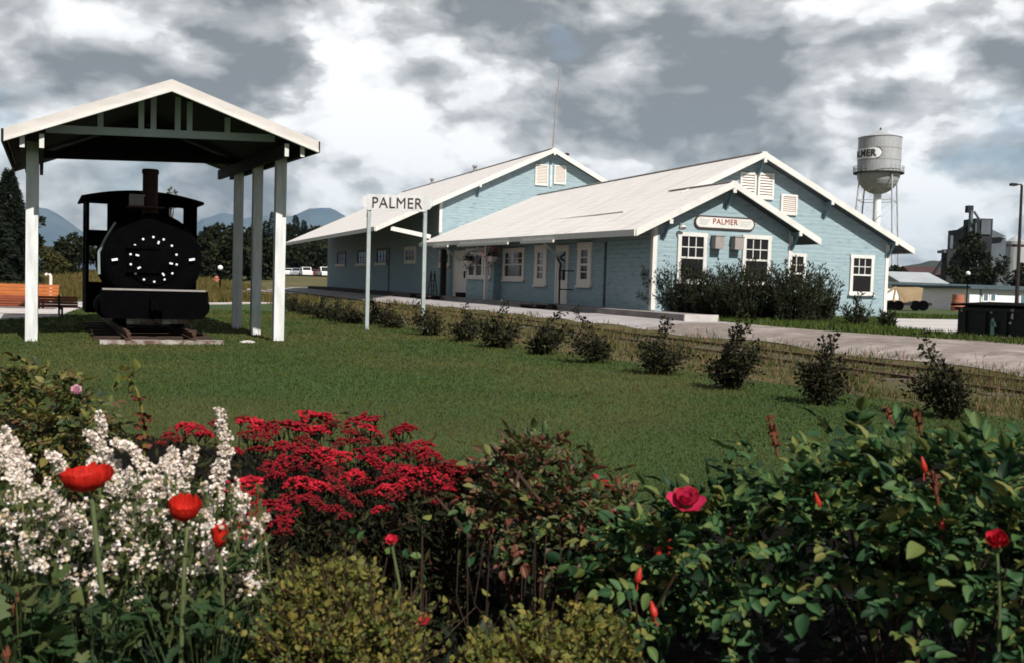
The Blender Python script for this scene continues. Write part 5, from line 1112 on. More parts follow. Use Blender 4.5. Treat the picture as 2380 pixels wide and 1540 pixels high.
# broad poppy leaves and grey green foliage in the lower left
LOBED = lobed_t(); SLIM = lobed_t(.34, 6, .3)
def big_leaves(label, spots, m='poppyleaf', cat='plant', name='broad_leaf_plant', t=None):
    C = np.array([at(x, y, d) for x, y, d, L in spots]); base = root_of(C.mean(0)); o = thing(name, label, cat, base); st = MB()
    b = MB(); Dv = []; 
    for c, (x, y, d, L) in zip(C, spots):
        dv = c-base; dv[2] = abs(dv[2])*.2; dv += rng.normal(0, .1, 3); Dv.append(dv); st.tube([root_of(base+(c-base)*.25), (base+c)/2+[0, 0, .02], c], .0013, 5, False)
    R = rots(np.array(Dv), .5, 1.); S_ = np.array([s[3] for s in spots])
    b.inst(*(t or LOBED), R*S_[:, None, None], C); b.build('leaves', G[m], o, smooth=True); st.build('stalks', G['poppyleaf'], o)
sp_ = [(rng.uniform(-20, 150), rng.uniform(1340, 1540), 2.35+rng.normal(0, .1), rng.uniform(.05, .085)) for _ in range(70)]
big_leaves('dark broad leaved plant in the bottom left corner', sp_)
sp_ = [(rng.uniform(140, 300), rng.uniform(1400, 1545), 2.35+rng.normal(0, .1), rng.uniform(.04, .07)) for _ in range(60)]
big_leaves('broad leaved plant at the foot of the largest poppy', sp_)
sp_ = [(rng.uniform(310, 640), rng.uniform(1400, 1545), 2.4+rng.normal(0, .1), rng.uniform(.05, .09)) for _ in range(70)]
big_leaves('narrow leaved poppy foliage at the foot of the smaller poppy', sp_, t=SLIM)
b = MB(); q = np.array([at(x, y, 2.45) for x, y in ((425, 1440), (460, 1385), (510, 1335), (560, 1300), (590, 1290))]); b.tube(q, [.006, .006, .005, .003, .002], 6); n = 26; t = rng.uniform(0, 4, n); c_ = np.stack([np.interp(t, range(5), q[:, k]) for k in range(3)], 1); b.inst(*leaf_t(.3, .1), rots(rdir(n, .3)+[.6, 0, .2], None, rng.uniform(.04, .07, n)), c_)
tag(b.build('poppy_leaf_stalk', G['poppyleaf'], base=root_of(q[0])), 'long arching toothed leaf right of the smaller poppy stem', 'leaf')
for x, y0, y1, d, l in ((38, 1375, 1440, 2.4, 'rust brown seed spike near the bottom left corner'), (14, 1500, 1540, 2.3, 'rust brown seed head in the bottom left corner')):
    p, q = at(x, y0, d), at(x, y1, d); b = MB(); b.tube([p, (p+q)/2, q], [.006, .012, .006], 7); b.tube([q, root_of(q)], .003, 5); tag(b.build('seed_spike', G['brownseed'], base=root_of(q)), l, 'seed spike')
# tall whorled stem on the left
d = 3.6; q = [at(x, y, d) for x, y in ((300, 880), (318, 905), (330, 950), (336, 1000), (334, 1060))]; rt = root_of(q[-1]); o = thing('whorled_stem', 'tall thin yellowish stem with dark whorls against the lawn', 'plant', rt)
b = MB(); b.tube(q+[rt], [.003, .005, .006, .006, .006, .006], 6); b.build('stem', G['chartreuse'], o)
for (x, y) in ((324, 925), (335, 963), (338, 975), (331, 990), (335, 1012), (332, 1040)):
    b = MB(); n = 14; a = rng.uniform(0, 2*PI, n); c_ = at(x, y, d); b.inst(*KITE, rots(np.stack([np.cos(a), np.sin(a), rng.normal(0, .2, n)], 1), None, rng.uniform(.02, .04, n)), np.tile(c_, (n, 1))); b.build('leaf_whorl', G['brownseed'], o)
b = MB(); n = 16; b.inst(*LEAF, rots(rdir(n, .1), None, rng.uniform(.03, .05, n)), np.array(q[0])+rng.normal(0, .03, (n, 3))); b.build('tip_leaves', G['chartreuse'], o)
def hollow(spots):
    C = np.array([at(x, y, d) for x, y, d, L in spots]); C[:, 2] = np.maximum(C[:, 2], FZ+.04); base = root_of(C.mean(0)); o = thing('hollow_plant', 'sparse plant with few pale leaves in the dark hollow of the bed', 'plant', base)
    b = MB(); s = MB()
    for c, (x, y, d, L) in zip(C, spots):
        n = rng.integers(1, 4); b.inst(*LEAF, rots(rdir(n, .2), None, L*rng.uniform(.6, 1, n)), c+rng.normal(0, .012, (n, 3))); s.tube([c, (c*.6+root_of(c)*.4)+rng.normal(0, .02, 3), root_of(c+rng.normal(0, .1, 3))], .0015, 4, False)
    b.build('leaves', G['roseleaf'], o); s.build('stalks', G['twig'], o)
# yellow green shrubs at the bottom
def fine_shrub(label, blobs, n, m, card, name='yellow_green_shrub'):
    C = np.array([at(x, y, d) for x, y, d, r in blobs]); R0 = np.array([k[3] for k in blobs]); base = root_of(C.mean(0)); o = thing(name, label, 'shrub', base); tw = MB(); P = []; Dv = []
    ns = n//26
    for k in range(ns):
        i = rng.choice(len(C), p=R0**2/np.sum(R0**2)); d = rdir(1, .55)[0]; tip = C[i]+d*R0[i]*rng.choice([rng.uniform(.6, 1.05), rng.uniform(1., 1.75)], p=[.62, .38]); rt = root_of(base+(C[i]-base)*.6); md = C[i]-[0, 0, R0[i]*.5]+rng.normal(0, .02, 3)
        tw.tube([rt, md, tip], [.004, .003, .0015], 4, False); t = rng.uniform(0, 1, 26)**.7; P.append(md+(tip-md)*t[:, None]+rng.normal(0, .011, (26, 3))); Dv.append(np.tile((tip-md)/np.linalg.norm(tip-md)*.6, (26, 1))+rdir(26, .2))
    P = np.concatenate(P); P[:, 2] = np.maximum(P[:, 2], FZ+.02); tw.build('twigs', G['cane'], o); b = MB(); Dv = np.concatenate(Dv); R_ = rots(Dv, None, card*rng.choice([.55, .8, 1.1, 1.45], len(P))*rng.uniform(.85, 1.15, len(P))); q_ = rng.uniform(0, 1, len(P)) < .5
    b.inst(*OVAL, R_[q_], P[q_]); b.inst(*leaf_t(.62, .35, .16), R_[~q_], P[~q_]); b.build('foliage', G[m], o)
fine_shrub('yellow green shrub with tiny leaves at the bottom centre', [(760, 1400, 2.5, .12), (700, 1450, 2.45, .13), (800, 1470, 2.4, .13), (880, 1500, 2.4, .12), (740, 1530, 2.3, .14), (870, 1560, 2.3, .13), (770, 1340, 2.55, .06), (820, 1360, 2.55, .06), (650, 1510, 2.35, .07), (930, 1550, 2.3, .06)], 10500, 'chartreuse', .0145)
fine_shrub('yellow green shrub right of the bottom centre with open twigs', [(1180, 1530, 2.4, .07), (1260, 1510, 2.45, .07), (1340, 1500, 2.45, .06), (1140, 1570, 2.3, .08), (1280, 1570, 2.3, .10), (1400, 1540, 2.35, .07), (1110, 1520, 2.4, .035), (1350, 1430, 2.5, .035), (1420, 1460, 2.45, .04)], 5600, 'chartreuse', .0165)
sp_ = [(rng.uniform(800, 1350), rng.uniform(1180, 1420), 2.9+rng.normal(0, .15), rng.uniform(.03, .06)) for _ in range(26)]
hollow(sp_)
hp = thing('fallen_petals', 'two red blossoms low in the dark hollow', 'flowers', root_of(at(980, 1440, 2.7)))
for x, y, r in ((910, 1255, 15), (980, 1440, 18)): blossom(hp, 'blossom', x, y, 2.7, r, 'redrose', layers=2)
# ------------------------------------------------------------------ far things on the right
def far_base(x, ybase, d):
    p = at(x, ybase, d); return np.array([p[0], p[1], p[2]])
# water tower
WD = 190.; c = at(2042, 400, WD); kx = WD/FPX
wb = np.array([c[0], c[1], -.3]); wt = thing('water_tower', 'silver water tower with round bottomed tank lettered PALMER behind the depot', 'water tower', wb)
Rt = 48*kx; zt_, zs_, zbal, zbot = at(2043, 322, WD)[2], at(2042, 362, WD)[2], at(2042, 403, WD)[2], at(2038, 452, WD)[2]
zcap = at(2044, 303, WD)[2]
b = MB(); b.lathe([(0, zcap), (Rt*.3, zcap-(zcap-zt_)*.42), (Rt, zt_+.05), (Rt*1.03, zt_), (Rt, zt_-.05), (Rt, zbal+.02)]+[(Rt*math.cos(a), zbal-(zbal-zbot)*math.sin(a)) for a in np.linspace(0, PI/2, 9)], (c[0], c[1], 0), n=40)
tk = b.build('tank', G['silver'], wt)
b = MB()
for f in (.0, .33, .66): z = zbal+.1+(zt_-zbal)*f; b.lathe([(Rt, z-.07), (Rt+.035, z-.05), (Rt+.035, z+.05), (Rt, z+.07)], (c[0], c[1], 0), n=40)
b.build('plate_seam', G['grey'], tk)
b = MB(); b.lathe([(.12, 0), (.2, .2), (0, .6)], (c[0], c[1], zcap-.05), n=8); b.build('finial', G['timber'], tk)
b = MB(); b.lathe([(Rt, zbal-.15), (Rt*1.17, zbal-.15), (Rt*1.17, zbal+.05), (Rt, zbal+.05)], (c[0], c[1], 0), n=40); bal = b.build('balcony', G['timber'], wt)
b = MB()
for h in (.6, 1.15): b.lathe([(Rt*1.15, zbal+h-.04), (Rt*1.17, zbal+h-.04), (Rt*1.17, zbal+h+.04), (Rt*1.15, zbal+h+.04)], (c[0], c[1], 0), n=40)
for k in range(28): a = k*2*PI/28; p = np.array([c[0]+Rt*1.16*math.cos(a), c[1]+Rt*1.16*math.sin(a), zbal]); b.bar(p, p+[0, 0, 1.15], .07, .07)
b.build('railing', G['silver'], bal)
b = MB(); b.tube([(c[0], c[1], -.3), (c[0], c[1], zbot+.5)], .72, 16); b.build('riser_pipe', G['boltw'], wt)
tocam = np.array([CAM[0]-c[0], CAM[1]-c[1], 0]); a0 = math.atan2(tocam[1], tocam[0])
LG = []
for k in range(4):
    a = a0+.62+k*PI/2; top = np.array([c[0]+Rt*1.02*math.cos(a), c[1]+Rt*1.02*math.sin(a), zbal]); bot = np.array([c[0]+Rt*1.5*math.cos(a), c[1]+Rt*1.5*math.sin(a), -.3]); LG.append((top, bot))
    b = MB(); b.bar(bot, top, .2, .2); b.build('leg', G['silver'], wt)
for f in (.22, .5, .78):
    for k in range(4):
        (t1, b1), (t2, b2) = LG[k], LG[(k+1) % 4]; b = MB(); b.bar(t1+(b1-t1)*f, t2+(b2-t2)*f, .11, .11); b.build('strut', G['silver'], wt)
for k in range(4):
    (t1, b1), (t2, b2) = LG[k], LG[(k+1) % 4]
    for fa, fb in ((0, .22), (.22, .5), (.5, .78), (.78, 1)):
        b = MB(); b.bar(t1+(b1-t1)*fa, t2+(b2-t2)*fb, .03, .03); b.bar(t2+(b2-t2)*fa, t1+(b1-t1)*fb, .03, .03); b.build('tie_rod', G['silver'], wt)
# PALMER on the tank: the word wraps round to the left
V, F = text_geo('PALMER', 1.32, .06, .03); V[:, 0] *= 6.3/(V[:, 0].max()-V[:, 0].min())
def wrap(x, z, o): a = a0+(-.92+x/Rt); return (c[0]+(Rt+o)*math.cos(a), c[1]+(Rt+o)*math.sin(a), zs_+z)
zs_ = at(2020, 360, WD)[2]
b = MB(); b.add(np.array([wrap(v[0], v[2], .1-v[1]) for v in V]), F); 
hw_, r_ = 4.05, 1.02; pl = MB(); pts = []
for s, q in ((1, -PI/2), (-1, PI/2)):
    for k in range(11): a = q+PI*k/10; pts.append((s*(hw_-r_)+r_*math.cos(a), r_*math.sin(a)))
xs_ = np.linspace(-hw_, hw_, 40); vv = []; ff = []
for x in xs_:
    e = abs(x)-(hw_-r_); h = r_ if e <= 0 else math.sqrt(max(r_*r_-e*e, 0)); vv += [wrap(x, -h, .02), wrap(x, h, .02)]
pl.add(vv, np.array([[2*i, 2*i+2, 2*i+3, 2*i+1] for i in range(39)])); pn = pl.build('name_panel', G['boltw'], tk)
b.build('lettering', G['letter'], pn)
pl = MB(); n_ = len(pts)
pl.tube([wrap(x*1.01, z*1.03, .03) for x, z in pts+pts[:1]], .07, 5); pl.build('panel_border', G['letter'], pn)

# grain elevator group
ED = 230.; ke = ED/FPX
def eb(b, x0, x1, y0, y1, depth, d=ED, base=None):
    """box between pixel columns/rows standing at distance d, real thickness"""
    p0, p1 = at(x0, y1, d), at(x1, y0, d); ri = np.array([RI[0], RI[1], 0]); ri /= np.linalg.norm(ri); fw = np.array([-ri[1], ri[0], 0])
    w = (p1-p0)@ri; z0 = p0[2] if base is None else base; z1 = at((x0+x1)/2, y0, d)[2]; o = np.array([p0[0], p0[1], 0])
    b.prism([o+[0, 0, z0], o+ri*w+[0, 0, z0], o+ri*w+[0, 0, z1], o+[0, 0, z1]], fw*depth); return o, ri, fw, w
G['elev'] = mat('elevator_tin', (.02, .022, .027), (.012, .013, .016), scale=.5, rough=.8, stretch=(1, 1, .3))
G['elevlight'] = mat('elevator_tin_pale', (.10, .12, .14), (.07, .085, .10), scale=.5, rough=.7)
G['ochre'] = mat('ochre_pipe', (.22, .13, .05), rough=.7)
e0 = at(2270, 690, ED); el = thing('grain_elevator', 'dark tin grain elevator with a tall head house and leg tower on the right', 'grain elevator', (e0[0], e0[1], -.3))
b = MB(); eb(b, 2235, 2275, 533, 700, 9, base=-.3); b.build('bin', G['elev'], el)
b = MB(); eb(b, 2275.5, 2335, 552, 700, 8, base=-.3); b.build('bin', G['elevlight'], el)
b = MB(); o, ri_, fw_, w = eb(b, 2258, 2304, 509, 690, 6, ED-3, base=0); b.build('head_house', G['elev'], el)
b = MB(); eb(b, 2280, 2303, 511, 545, .5, ED-4); b.build('side_panel', G['elevlight'], el)
b = MB(); eb(b, 2249, 2259, 490, 640, 1.0, ED-5); b.build('leg_tower', G['elevlight'], el)
b = MB(); eb(b, 2250, 2263, 478, 494, 1.6, ED-5.5); b.build('tower_head', G['elev'], el)
for (x0, y0, x1, y1, mm, r) in ((2264, 492, 2277, 512, 'elevlight', .25), (2256, 540, 2255, 640, 'ochre', .35), (2268, 520, 2266, 620, 'elevlight', .2), (2268, 585, 2273, 625, 'elevlight', .2)):
    b = MB(); b.tube([at(x0, y0, ED-7), at(x1, y1, ED-7)], r, 6); b.build('pipe', G[mm], el)
b = MB(); p = [at(2235, 534, ED), at(2258, 520, ED), at(2258, 534, ED)]; b.prism(p, (3, 5, 0)); b.build('roof', G['elev'], el)
p_ = [at(2304, 533, ED-2), at(2340, 550, ED-2), at(2304, 553, ED-2)]; b = MB(); b.prism(p_, (3, 5, 0)); b.build('roof', G['elevlight'], el)
# smaller leg left of it
s0 = at(2207, 600, 215); sl_ = thing('conveyor_tower', 'small dark conveyor tower with slanting chutes left of the grain elevator', 'conveyor tower', (s0[0], s0[1], -.3))
b = MB(); eb(b, 2197, 2217, 580, 690, 3, 215, base=-.3); b.build('tower', G['elev'], sl_)
b = MB(); eb(b, 2208, 2215, 548, 578, 1, 215); b.build('leg_tower', G['elevlight'], sl_)
b = MB(); b.bar(at(2208, 578, 216), at(2168, 640, 216), .5, .5); b.bar(at(2206, 545, 215.5), at(2218, 570, 215.5), .3, .3); b.build('chute', G['elev'], sl_)
b = MB(); eb(b, 2194, 2220, 582, 588, 3.4, 214.8); b.build('deck', G['elevlight'], sl_)
# tank and mast of the next yard
s0 = at(2358, 600, 240); b = MB(); b.lathe([(2.2, -.3), (2.2, at(2358, 562, 240)[2]), (0, at(2358, 548, 240)[2])], (s0[0], s0[1], 0), n=20)
tag(b.build('storage_silo', G['silver'], base=(s0[0], s0[1], -.3)), 'round silver silo at the right edge behind the lamp pole', 'silo')
# low white buildings
G['lowwhite'] = mat('white_clapboard', (.78, .78, .79), (.70, .70, .72), scale=.6, rough=.7, wave=(.2, 2, 5, .01))
G['lowgrey'] = mat('grey_and_shaded_white_wall', (.26, .28, .265), (.21, .225, .215), scale=.5, rough=.8)
G['darkroof'] = mat('dark_teal_roof', (.07, .10, .12), (.05, .07, .085), scale=1, rough=.7)
G['greyroof'] = mat('grey_tin_roof', (.36, .38, .40), (.30, .32, .34), scale=.4, rough=.6, stretch=(1, 1, .3))
G['shadeglass'] = mat('blue_grey_glass', (.10, .15, .19), rough=.25)
def lowb(name, label, x0, x1, ytl, ytr, d0, d1, m, depth=9, wins=(), roofh=.35, base=-.32):
    p0, p1 = at(x0, ytl, d0), at(x1, ytr, d1); a = p1-p0; a[2] = 0; L = np.linalg.norm(a); a /= L; n = np.array([-a[1], a[0], 0]); h = (p0[2]+p1[2])/2
    o = thing(name, label, 'building', (p0[0], p0[1], base)); q = np.array([p0[0], p0[1], 0])
    b = MB(); b.prism([q+[0, 0, base], q+a*L+[0, 0, base], q+a*L+[0, 0, h], q+[0, 0, h]], n*depth); b.build('wall', m, o)
    b = MB(); b.prism([q-a*.35-n*.4+[0, 0, h+.002], q+a*(L+.35)-n*.4+[0, 0, h+.002], q+a*(L+.35)-n*.4+[0, 0, h+roofh*.6], q-a*.35-n*.4+[0, 0, h+roofh*.6]], n*(depth+.8)); b.build('roof', G['darkroof'], o)
    for (xa, xb, ya, yb) in wins:
        def hit(x, y):
            d = ray(x, y); t = ((q-CAM)@n)/(d@n); P = CAM+d*t; return (P-q)@a, P[2]
        u0, z1 = hit(xa, ya); u1, z0 = hit(xb, yb); b = MB()
        b.prism([q+a*(u0-.1)-n*.05+[0, 0, z0-.1], q+a*(u1+.1)-n*.05+[0, 0, z0-.1], q+a*(u1+.1)-n*.05+[0, 0, z1+.1], q+a*(u0-.1)-n*.05+[0, 0, z1+.1]], n*.049); f = b.build('window', G['lowwhite'], o)
        b = MB(); b.prism([q+a*u0-n*.07+[0, 0, z0], q+a*u1-n*.07+[0, 0, z0], q+a*u1-n*.07+[0, 0, z1], q+a*u0-n*.07+[0, 0, z1]], n*.019); b.build('pane', G['shadeglass'], f)
lowb('low_building', 'long low white building with a dark flat roof behind the roof trusses', 2030, 2420, 661, 672, 84, 92, G['lowwhite'], wins=((2147, 2157, 682, 704), (2176, 2186, 682, 707)))
lowb('low_building', 'left side of the white house in a shade-grey wall colour behind the dumpster', 2179, 2254, 672, 671, 78, 70, G['lowgrey'], .8, roofh=.3)  # house side: grey wall colour stands for white in shade
lowb('low_building', 'white house front with two small blue windows right of its shade-grey side', 2254.5, 2430, 671, 678, 69.6, 72, G['lowwhite'], 7, wins=((2286, 2294, 684, 699), (2303, 2311, 684, 699), (2372, 2384, 686, 705)), roofh=.3)
def gableb(name, label, x0, x1, ye, yr, d, m, rm, depth=10, base=-.3):
    p0, p1 = at(x0, ye, d), at(x1, ye, d); a = p1-p0; a[2] = 0; L = np.linalg.norm(a); a /= L; n = np.array([-a[1], a[0], 0]); q = np.array([p0[0], p0[1], 0]); h = p0[2]; hr = at((x0+x1)/2, yr, d)[2]
    o = thing(name, label, 'building', (p0[0], p0[1], base))
    b = MB(); b.prism([q+[0, 0, base], q+[0, 0, h], q+n*depth/2+[0, 0, hr-.1], q+n*depth+[0, 0, h], q+n*depth+[0, 0, base]], a*L); b.build('wall', m, o)
    for s in (0, 1):
        b = MB(); e = q+n*(depth*s+(.4 if s else -.4))+[0, 0, h-.1]; r = q+n*depth/2+[0, 0, hr+.05]; b.prism([e-a*.3, r-a*.3, r+a*(L+.3), e+a*(L+.3)], (0, 0, .1)); b.build('roof', rm, o)
gableb('warehouse', 'grey tin roofed shed behind the long low white building', 2095, 2198, 656, 634, 125, G['lowgrey'], G['greyroof'], 12)
G['redroof'] = mat('dull_red_roof', (.06, .028, .027), (.045, .024, .024), scale=.5, rough=.8)
gableb('barn', 'far dull red roofed barn below the wooded skyline', 2120, 2200, 637, 620, 260, G['redroof'], G['redroof'], 12)
# roof trusses on a trailer
G['pine'] = mat('new_pine', (.34, .25, .15), (.28, .20, .11), scale=1.5, rough=.7, stretch=(1, 1, 4))
ts = thing('truss_trailer', 'stack of new pine roof trusses and sheathing on a dark trailer right of the depot', 'trailer', (*at(2105, 715, 60)[:2], -.3))
TD = 60.; tp = lambda x, y, d=TD: at(x, y, d)
b = MB(); b.prism([tp(2083, 668), tp(2135, 668), tp(2122, 700), tp(2093, 701)], (.02, .06, 0)); b.prism([tp(2133, 668, TD+.3), tp(2146, 670, TD+.3), tp(2141, 700, TD+.3), tp(2123, 700, TD+.3)], (.02, .06, 0)); b.build('sheathing', G['pine'], ts)
for k in range(6):
    d = TD-.3+k*.5; b = MB(); b.bar(tp(2050, 688, d), tp(2082, 668, d), .06, .14); b.bar(tp(2082, 668, d), tp(2108, 700, d), .06, .14); b.bar(tp(2048, 700, d), tp(2110, 701, d), .06, .14); b.bar(tp(2082, 668, d), tp(2076, 701, d), .05, .1); b.build('truss', G['pine'], ts)
b = MB(); b.bar(tp(2045, 706), tp(2148, 707), 2.2, .18); b.build('bed', G['timber'], ts)
for x in (2070, 2088, 2128, 2146):
    p = tp(x, 711, TD-1.0); b = MB(); b.lathe([(0, -.1), (.28, -.12), (.3, -.08), (.3, .08), (.28, .12), (0, .1)], p, FWD, 18); b.build('wheel', G['black'], ts)
# dumpster
G['dump'] = mat('dark_green_steel', (.011, .016, .014), (.007, .009, .009), scale=4, rough=.55)
p0 = gnd(2224, 785); p1 = gnd(2400, 797); p1 = p0+(p1-p0)/np.linalg.norm(p1-p0)*2.35; a = (p1-p0); L = np.linalg.norm(a); a /= L; a[2] = 0; n = np.array([-a[1], a[0], 0]); n = n if n@FWD > 0 else -n
R3 = np.stack([a, n, [0, 0, 1.]], 1); H = .74
dm = thing('dumpster', 'dark steel dumpster with sloping lid and white scuffs at the gravel edge', 'dumpster', p0)
b = MB(); b.prism([p0+R3 @ [0, 0, .1], p0+R3 @ [0, 0, H-.1], p0+R3 @ [0, .25, H-.01], p0+R3 @ [0, 1.3, H+.05], p0+R3 @ [0, 1.3, .1]], a*L)
for k in range(5): b.box((L*(.08+.21*k)-.04, -.06, .12), (L*(.08+.21*k)+.04, -.001, H-.12), R3, p0)
b.box((-.04, -.07, H-.11), (L+.04, -.002, H-.03), R3, p0); b.build('body', G['dump'], dm)
b = MB(); b.prism([p0+R3 @ [-.12, -.12, H+.0], p0+R3 @ [-.12, -.12, H+.04], p0+R3 @ [-.12, 1.35, H+.10], p0+R3 @ [-.12, 1.35, H+.06]], a*(L+.24)); b.build('lid', G['black'], dm)
for s in (.12, L-.12):
    for v in (.15, 1.1):
        b = MB(); b.lathe([(0, -.03), (.08, -.03), (.08, .03), (0, .03)], p0+R3 @ [s, v, .08], a, 12); b.build('caster', G['black'], dm)
b = MB()
for x, z, w, h in ((.12, .62, .06, .09), (1.33, .66, .1, .06), (1.34, .5, .06, .12), (1.3, .38, .07, .05), (1.3, .1, .06, .06), (.85, .6, .05, .03), (2.0, .55, .08, .05)):
    b.prism([p0+R3 @ [x-w/2, -.066, z], p0+R3 @ [x+w/2, -.066, z-h*.2], p0+R3 @ [x+w*.4, -.066, z+h], p0+R3 @ [x-w*.2, -.066, z+h*.8]], -n*.004)
b.build('white_scuffs', G['conc'], dm)
b = MB()
for x, z, w, h in ((.9, .12, .1, .38), (.92, .3, .16, .12)): b.prism([p0+R3 @ [x-w/2, -.067, z], p0+R3 @ [x+w/2, -.067, z], p0+R3 @ [x+w*.2, -.067, z+h], p0+R3 @ [x-w*.4, -.067, z+h*.9]], -n*.003)
b.build('pale_green_sticker', mat('pale_green_paint', (.2, .33, .27), rough=.7), dm)
# lamp pole
LD = 50.; pb_, pt_ = at(2363, 700, LD), at(2375, 431, LD); ground_z = -.3; pb_ = pb_+(pb_-pt_)*((pb_[2]-ground_z)/(pt_[2]-pb_[2]))
lp = thing('lamp_post', 'brown steel lamp post with a flat lamp arm behind the dumpster', 'lamp post', pb_)
b = MB(); b.tube([pb_, (pb_+pt_)/2, pt_], [.1, .08, .06], 8); b.build('pole', G['timber'], lp)
b = MB(); q = at(2349, 429, LD); b.bar(pt_+[0, 0, .03], q, .06, .06); b.build('arm', G['timber'], lp)
b = MB(); q2 = at(2362, 430, LD); b.bar(q, q2, .28, .12); b.build('lamp_head', G['timber'], lp)
b = MB(); b.bar(at(2340, 571, LD+.3), at(2400, 572, LD+.3), .1, .12); b.build('crossarm', G['timber'], lp)
G['dullorange'] = mat('dull_orange', (.40, .13, .07), (.3, .12, .08), scale=3, rough=.7)
# orange barrel by the shade-grey house side, globe lamps, hydrant
def barrel(p, r, h, label, name='marker_barrel'):
    b = MB(); b.lathe([(0, 0), (r, 0), (r, h*.3), (r*.92, h*.32), (r*.92, h*.62), (r*.85, h*.64), (r*.85, h), (0, h)], p, n=16); tag(b.build(name, G['dullorange'], base=p), label, 'barrel')
p = at(2226, 716, 64); p[2] = -.3; barrel(p, .42, 1.1, 'orange red barrel at the shade-grey side wall of the house left of the dumpster')
def globe(px, py, d, rpx, label):
    c = at(px, py, d); z = float(gz(c[0], c[1])); z = min(z, c[2]-1.); o = thing('globe_lamp', label, 'lamp', (c[0], c[1], z)); r = rpx*d/FPX
    b = MB(); b.tube([(c[0], c[1], z), (c[0], c[1], c[2]-r)], r*.28, 8); b.build('pole', G['black'], o)
    b = MB(); b.sphere(c, r, 16, 10); b.build('globe', G['boltw'], o, smooth=True)
globe(512, 623, 70, 6, 'white globe lamp on a dark pole in the dry field right of the locomotive')
globe(2250, 636, 60, 5, 'white globe lamp in front of the dark tree below the grain elevator')
p = gnd(503, 660, 300.); b = MB(); hr = 70*.0
dd = np.dot(p-CAM, FWD); k = dd/FPX*.85
b.lathe([(0, 0), (7*k, 0), (7*k, 2*k), (5.5*k, 3*k), (5*k, 14*k), (6.5*k, 15*k), (5*k, 19*k), (1.5*k, 21*k), (0, 22*k)], p, n=12); b.tube([p+[-8*k, 0, 11*k], p+[8*k, 0, 11*k]], 2.2*k, 8)
tag(b.build('hydrant', G['dullorange'], base=p), 'orange hydrant in the dry grass right of the locomotive', 'hydrant')
# parked vehicles beyond the far wing
G['carwhite'] = mat('car_white', (.6, .6, .6), rough=.3); G['cargrey'] = mat('car_grey', (.25, .27, .3), rough=.3); G['carred'] = mat('car_maroon', (.12, .03, .025), rough=.35)
def car(px, d, w, h, m, label, pick, yaw):
    c = at(px, 647, d); z = float(gz(c[0], c[1])); o = thing('parked_car', label, 'car', (c[0], c[1], z), 'cars parked beyond the depot')
    o.rotation_euler = (0, 0, yaw)
    def part(nm, mm, fn, par=o): b = MB(); fn(b); q = D.objects.new(nm, b.mesh(nm, mm)); COL.objects.link(q); q.parent = par; return q
    L = 4.4
    bodyp = [(-L/2, .3), (L/2, .3), (L/2, .8), (L/2-.2, .95), (-L/2, 1.0)]
    bd = part('body', m, lambda b: b.prism([(x, -w/2, zz) for x, zz in bodyp], (0, w, 0)))
    cabp = [(-.2, .96), (1.1, .96), (.7, h), (0, h)] if pick else [(-1.9, .96), (1.2, .96), (.6, h), (-1.5, h)]
    cb = part('cabin', m, lambda b: b.prism([(x, -w/2+.1, zz) for x, zz in cabp], (0, w-.2, 0)))
    for s in (-1, 1):
        y = s*(w/2-.1)
        part('side_window', G['glass'], lambda b: b.prism([(x*.86+.06, y, .99+(zz-.96)*.82) for x, zz in cabp], (0, s*.012, 0)), cb)
    part('windscreen', G['glass'], lambda b: b.prism([(1.09, -w/2+.2, 1.02), (1.09, w/2-.2, 1.02), (.76, w/2-.26, h-.08), (.76, -w/2+.26, h-.08)], (.03, 0, .01)), cb)
    for x in (-1.35, 1.4):
        for s in (-1, 1):
            part('wheel', G['black'], lambda b: b.lathe([(0, -.1), (.26, -.1), (.33, -.07), (.33, .07), (.26, .1), (0, .1)], (x, s*(w/2-.08), .33), (0, 1, 0), 16))
    for s in (-1, 1): part('headlight', G['boltw'], lambda b: b.sphere((L/2, s*(w/2-.3), .72), .1, 10, 6, (.4, 1, 1)))
CY = YAW+PI
for a in ((667, 188, 1.8, 1.45, G['carwhite'], 'white car at the left of the row beyond the far wing', False, -1.5),
          (690, 184, 1.8, 1.5, G['cargrey'], 'grey car second from left in the row beyond the far wing', False, -1.9),
          (711, 180, 1.85, 1.7, G['carwhite'], 'pale taller car in the middle of the row beyond the far wing', False, -1.6), (732, 184, 1.8, 1.4, G['carred'], 'maroon car fourth in the row beyond the far wing', False, -1.85),
          (753, 178, 1.9, 1.8, G['carwhite'], 'white pickup at the right of the row next to the depot corner', True, -1.5)):
    car(*a)

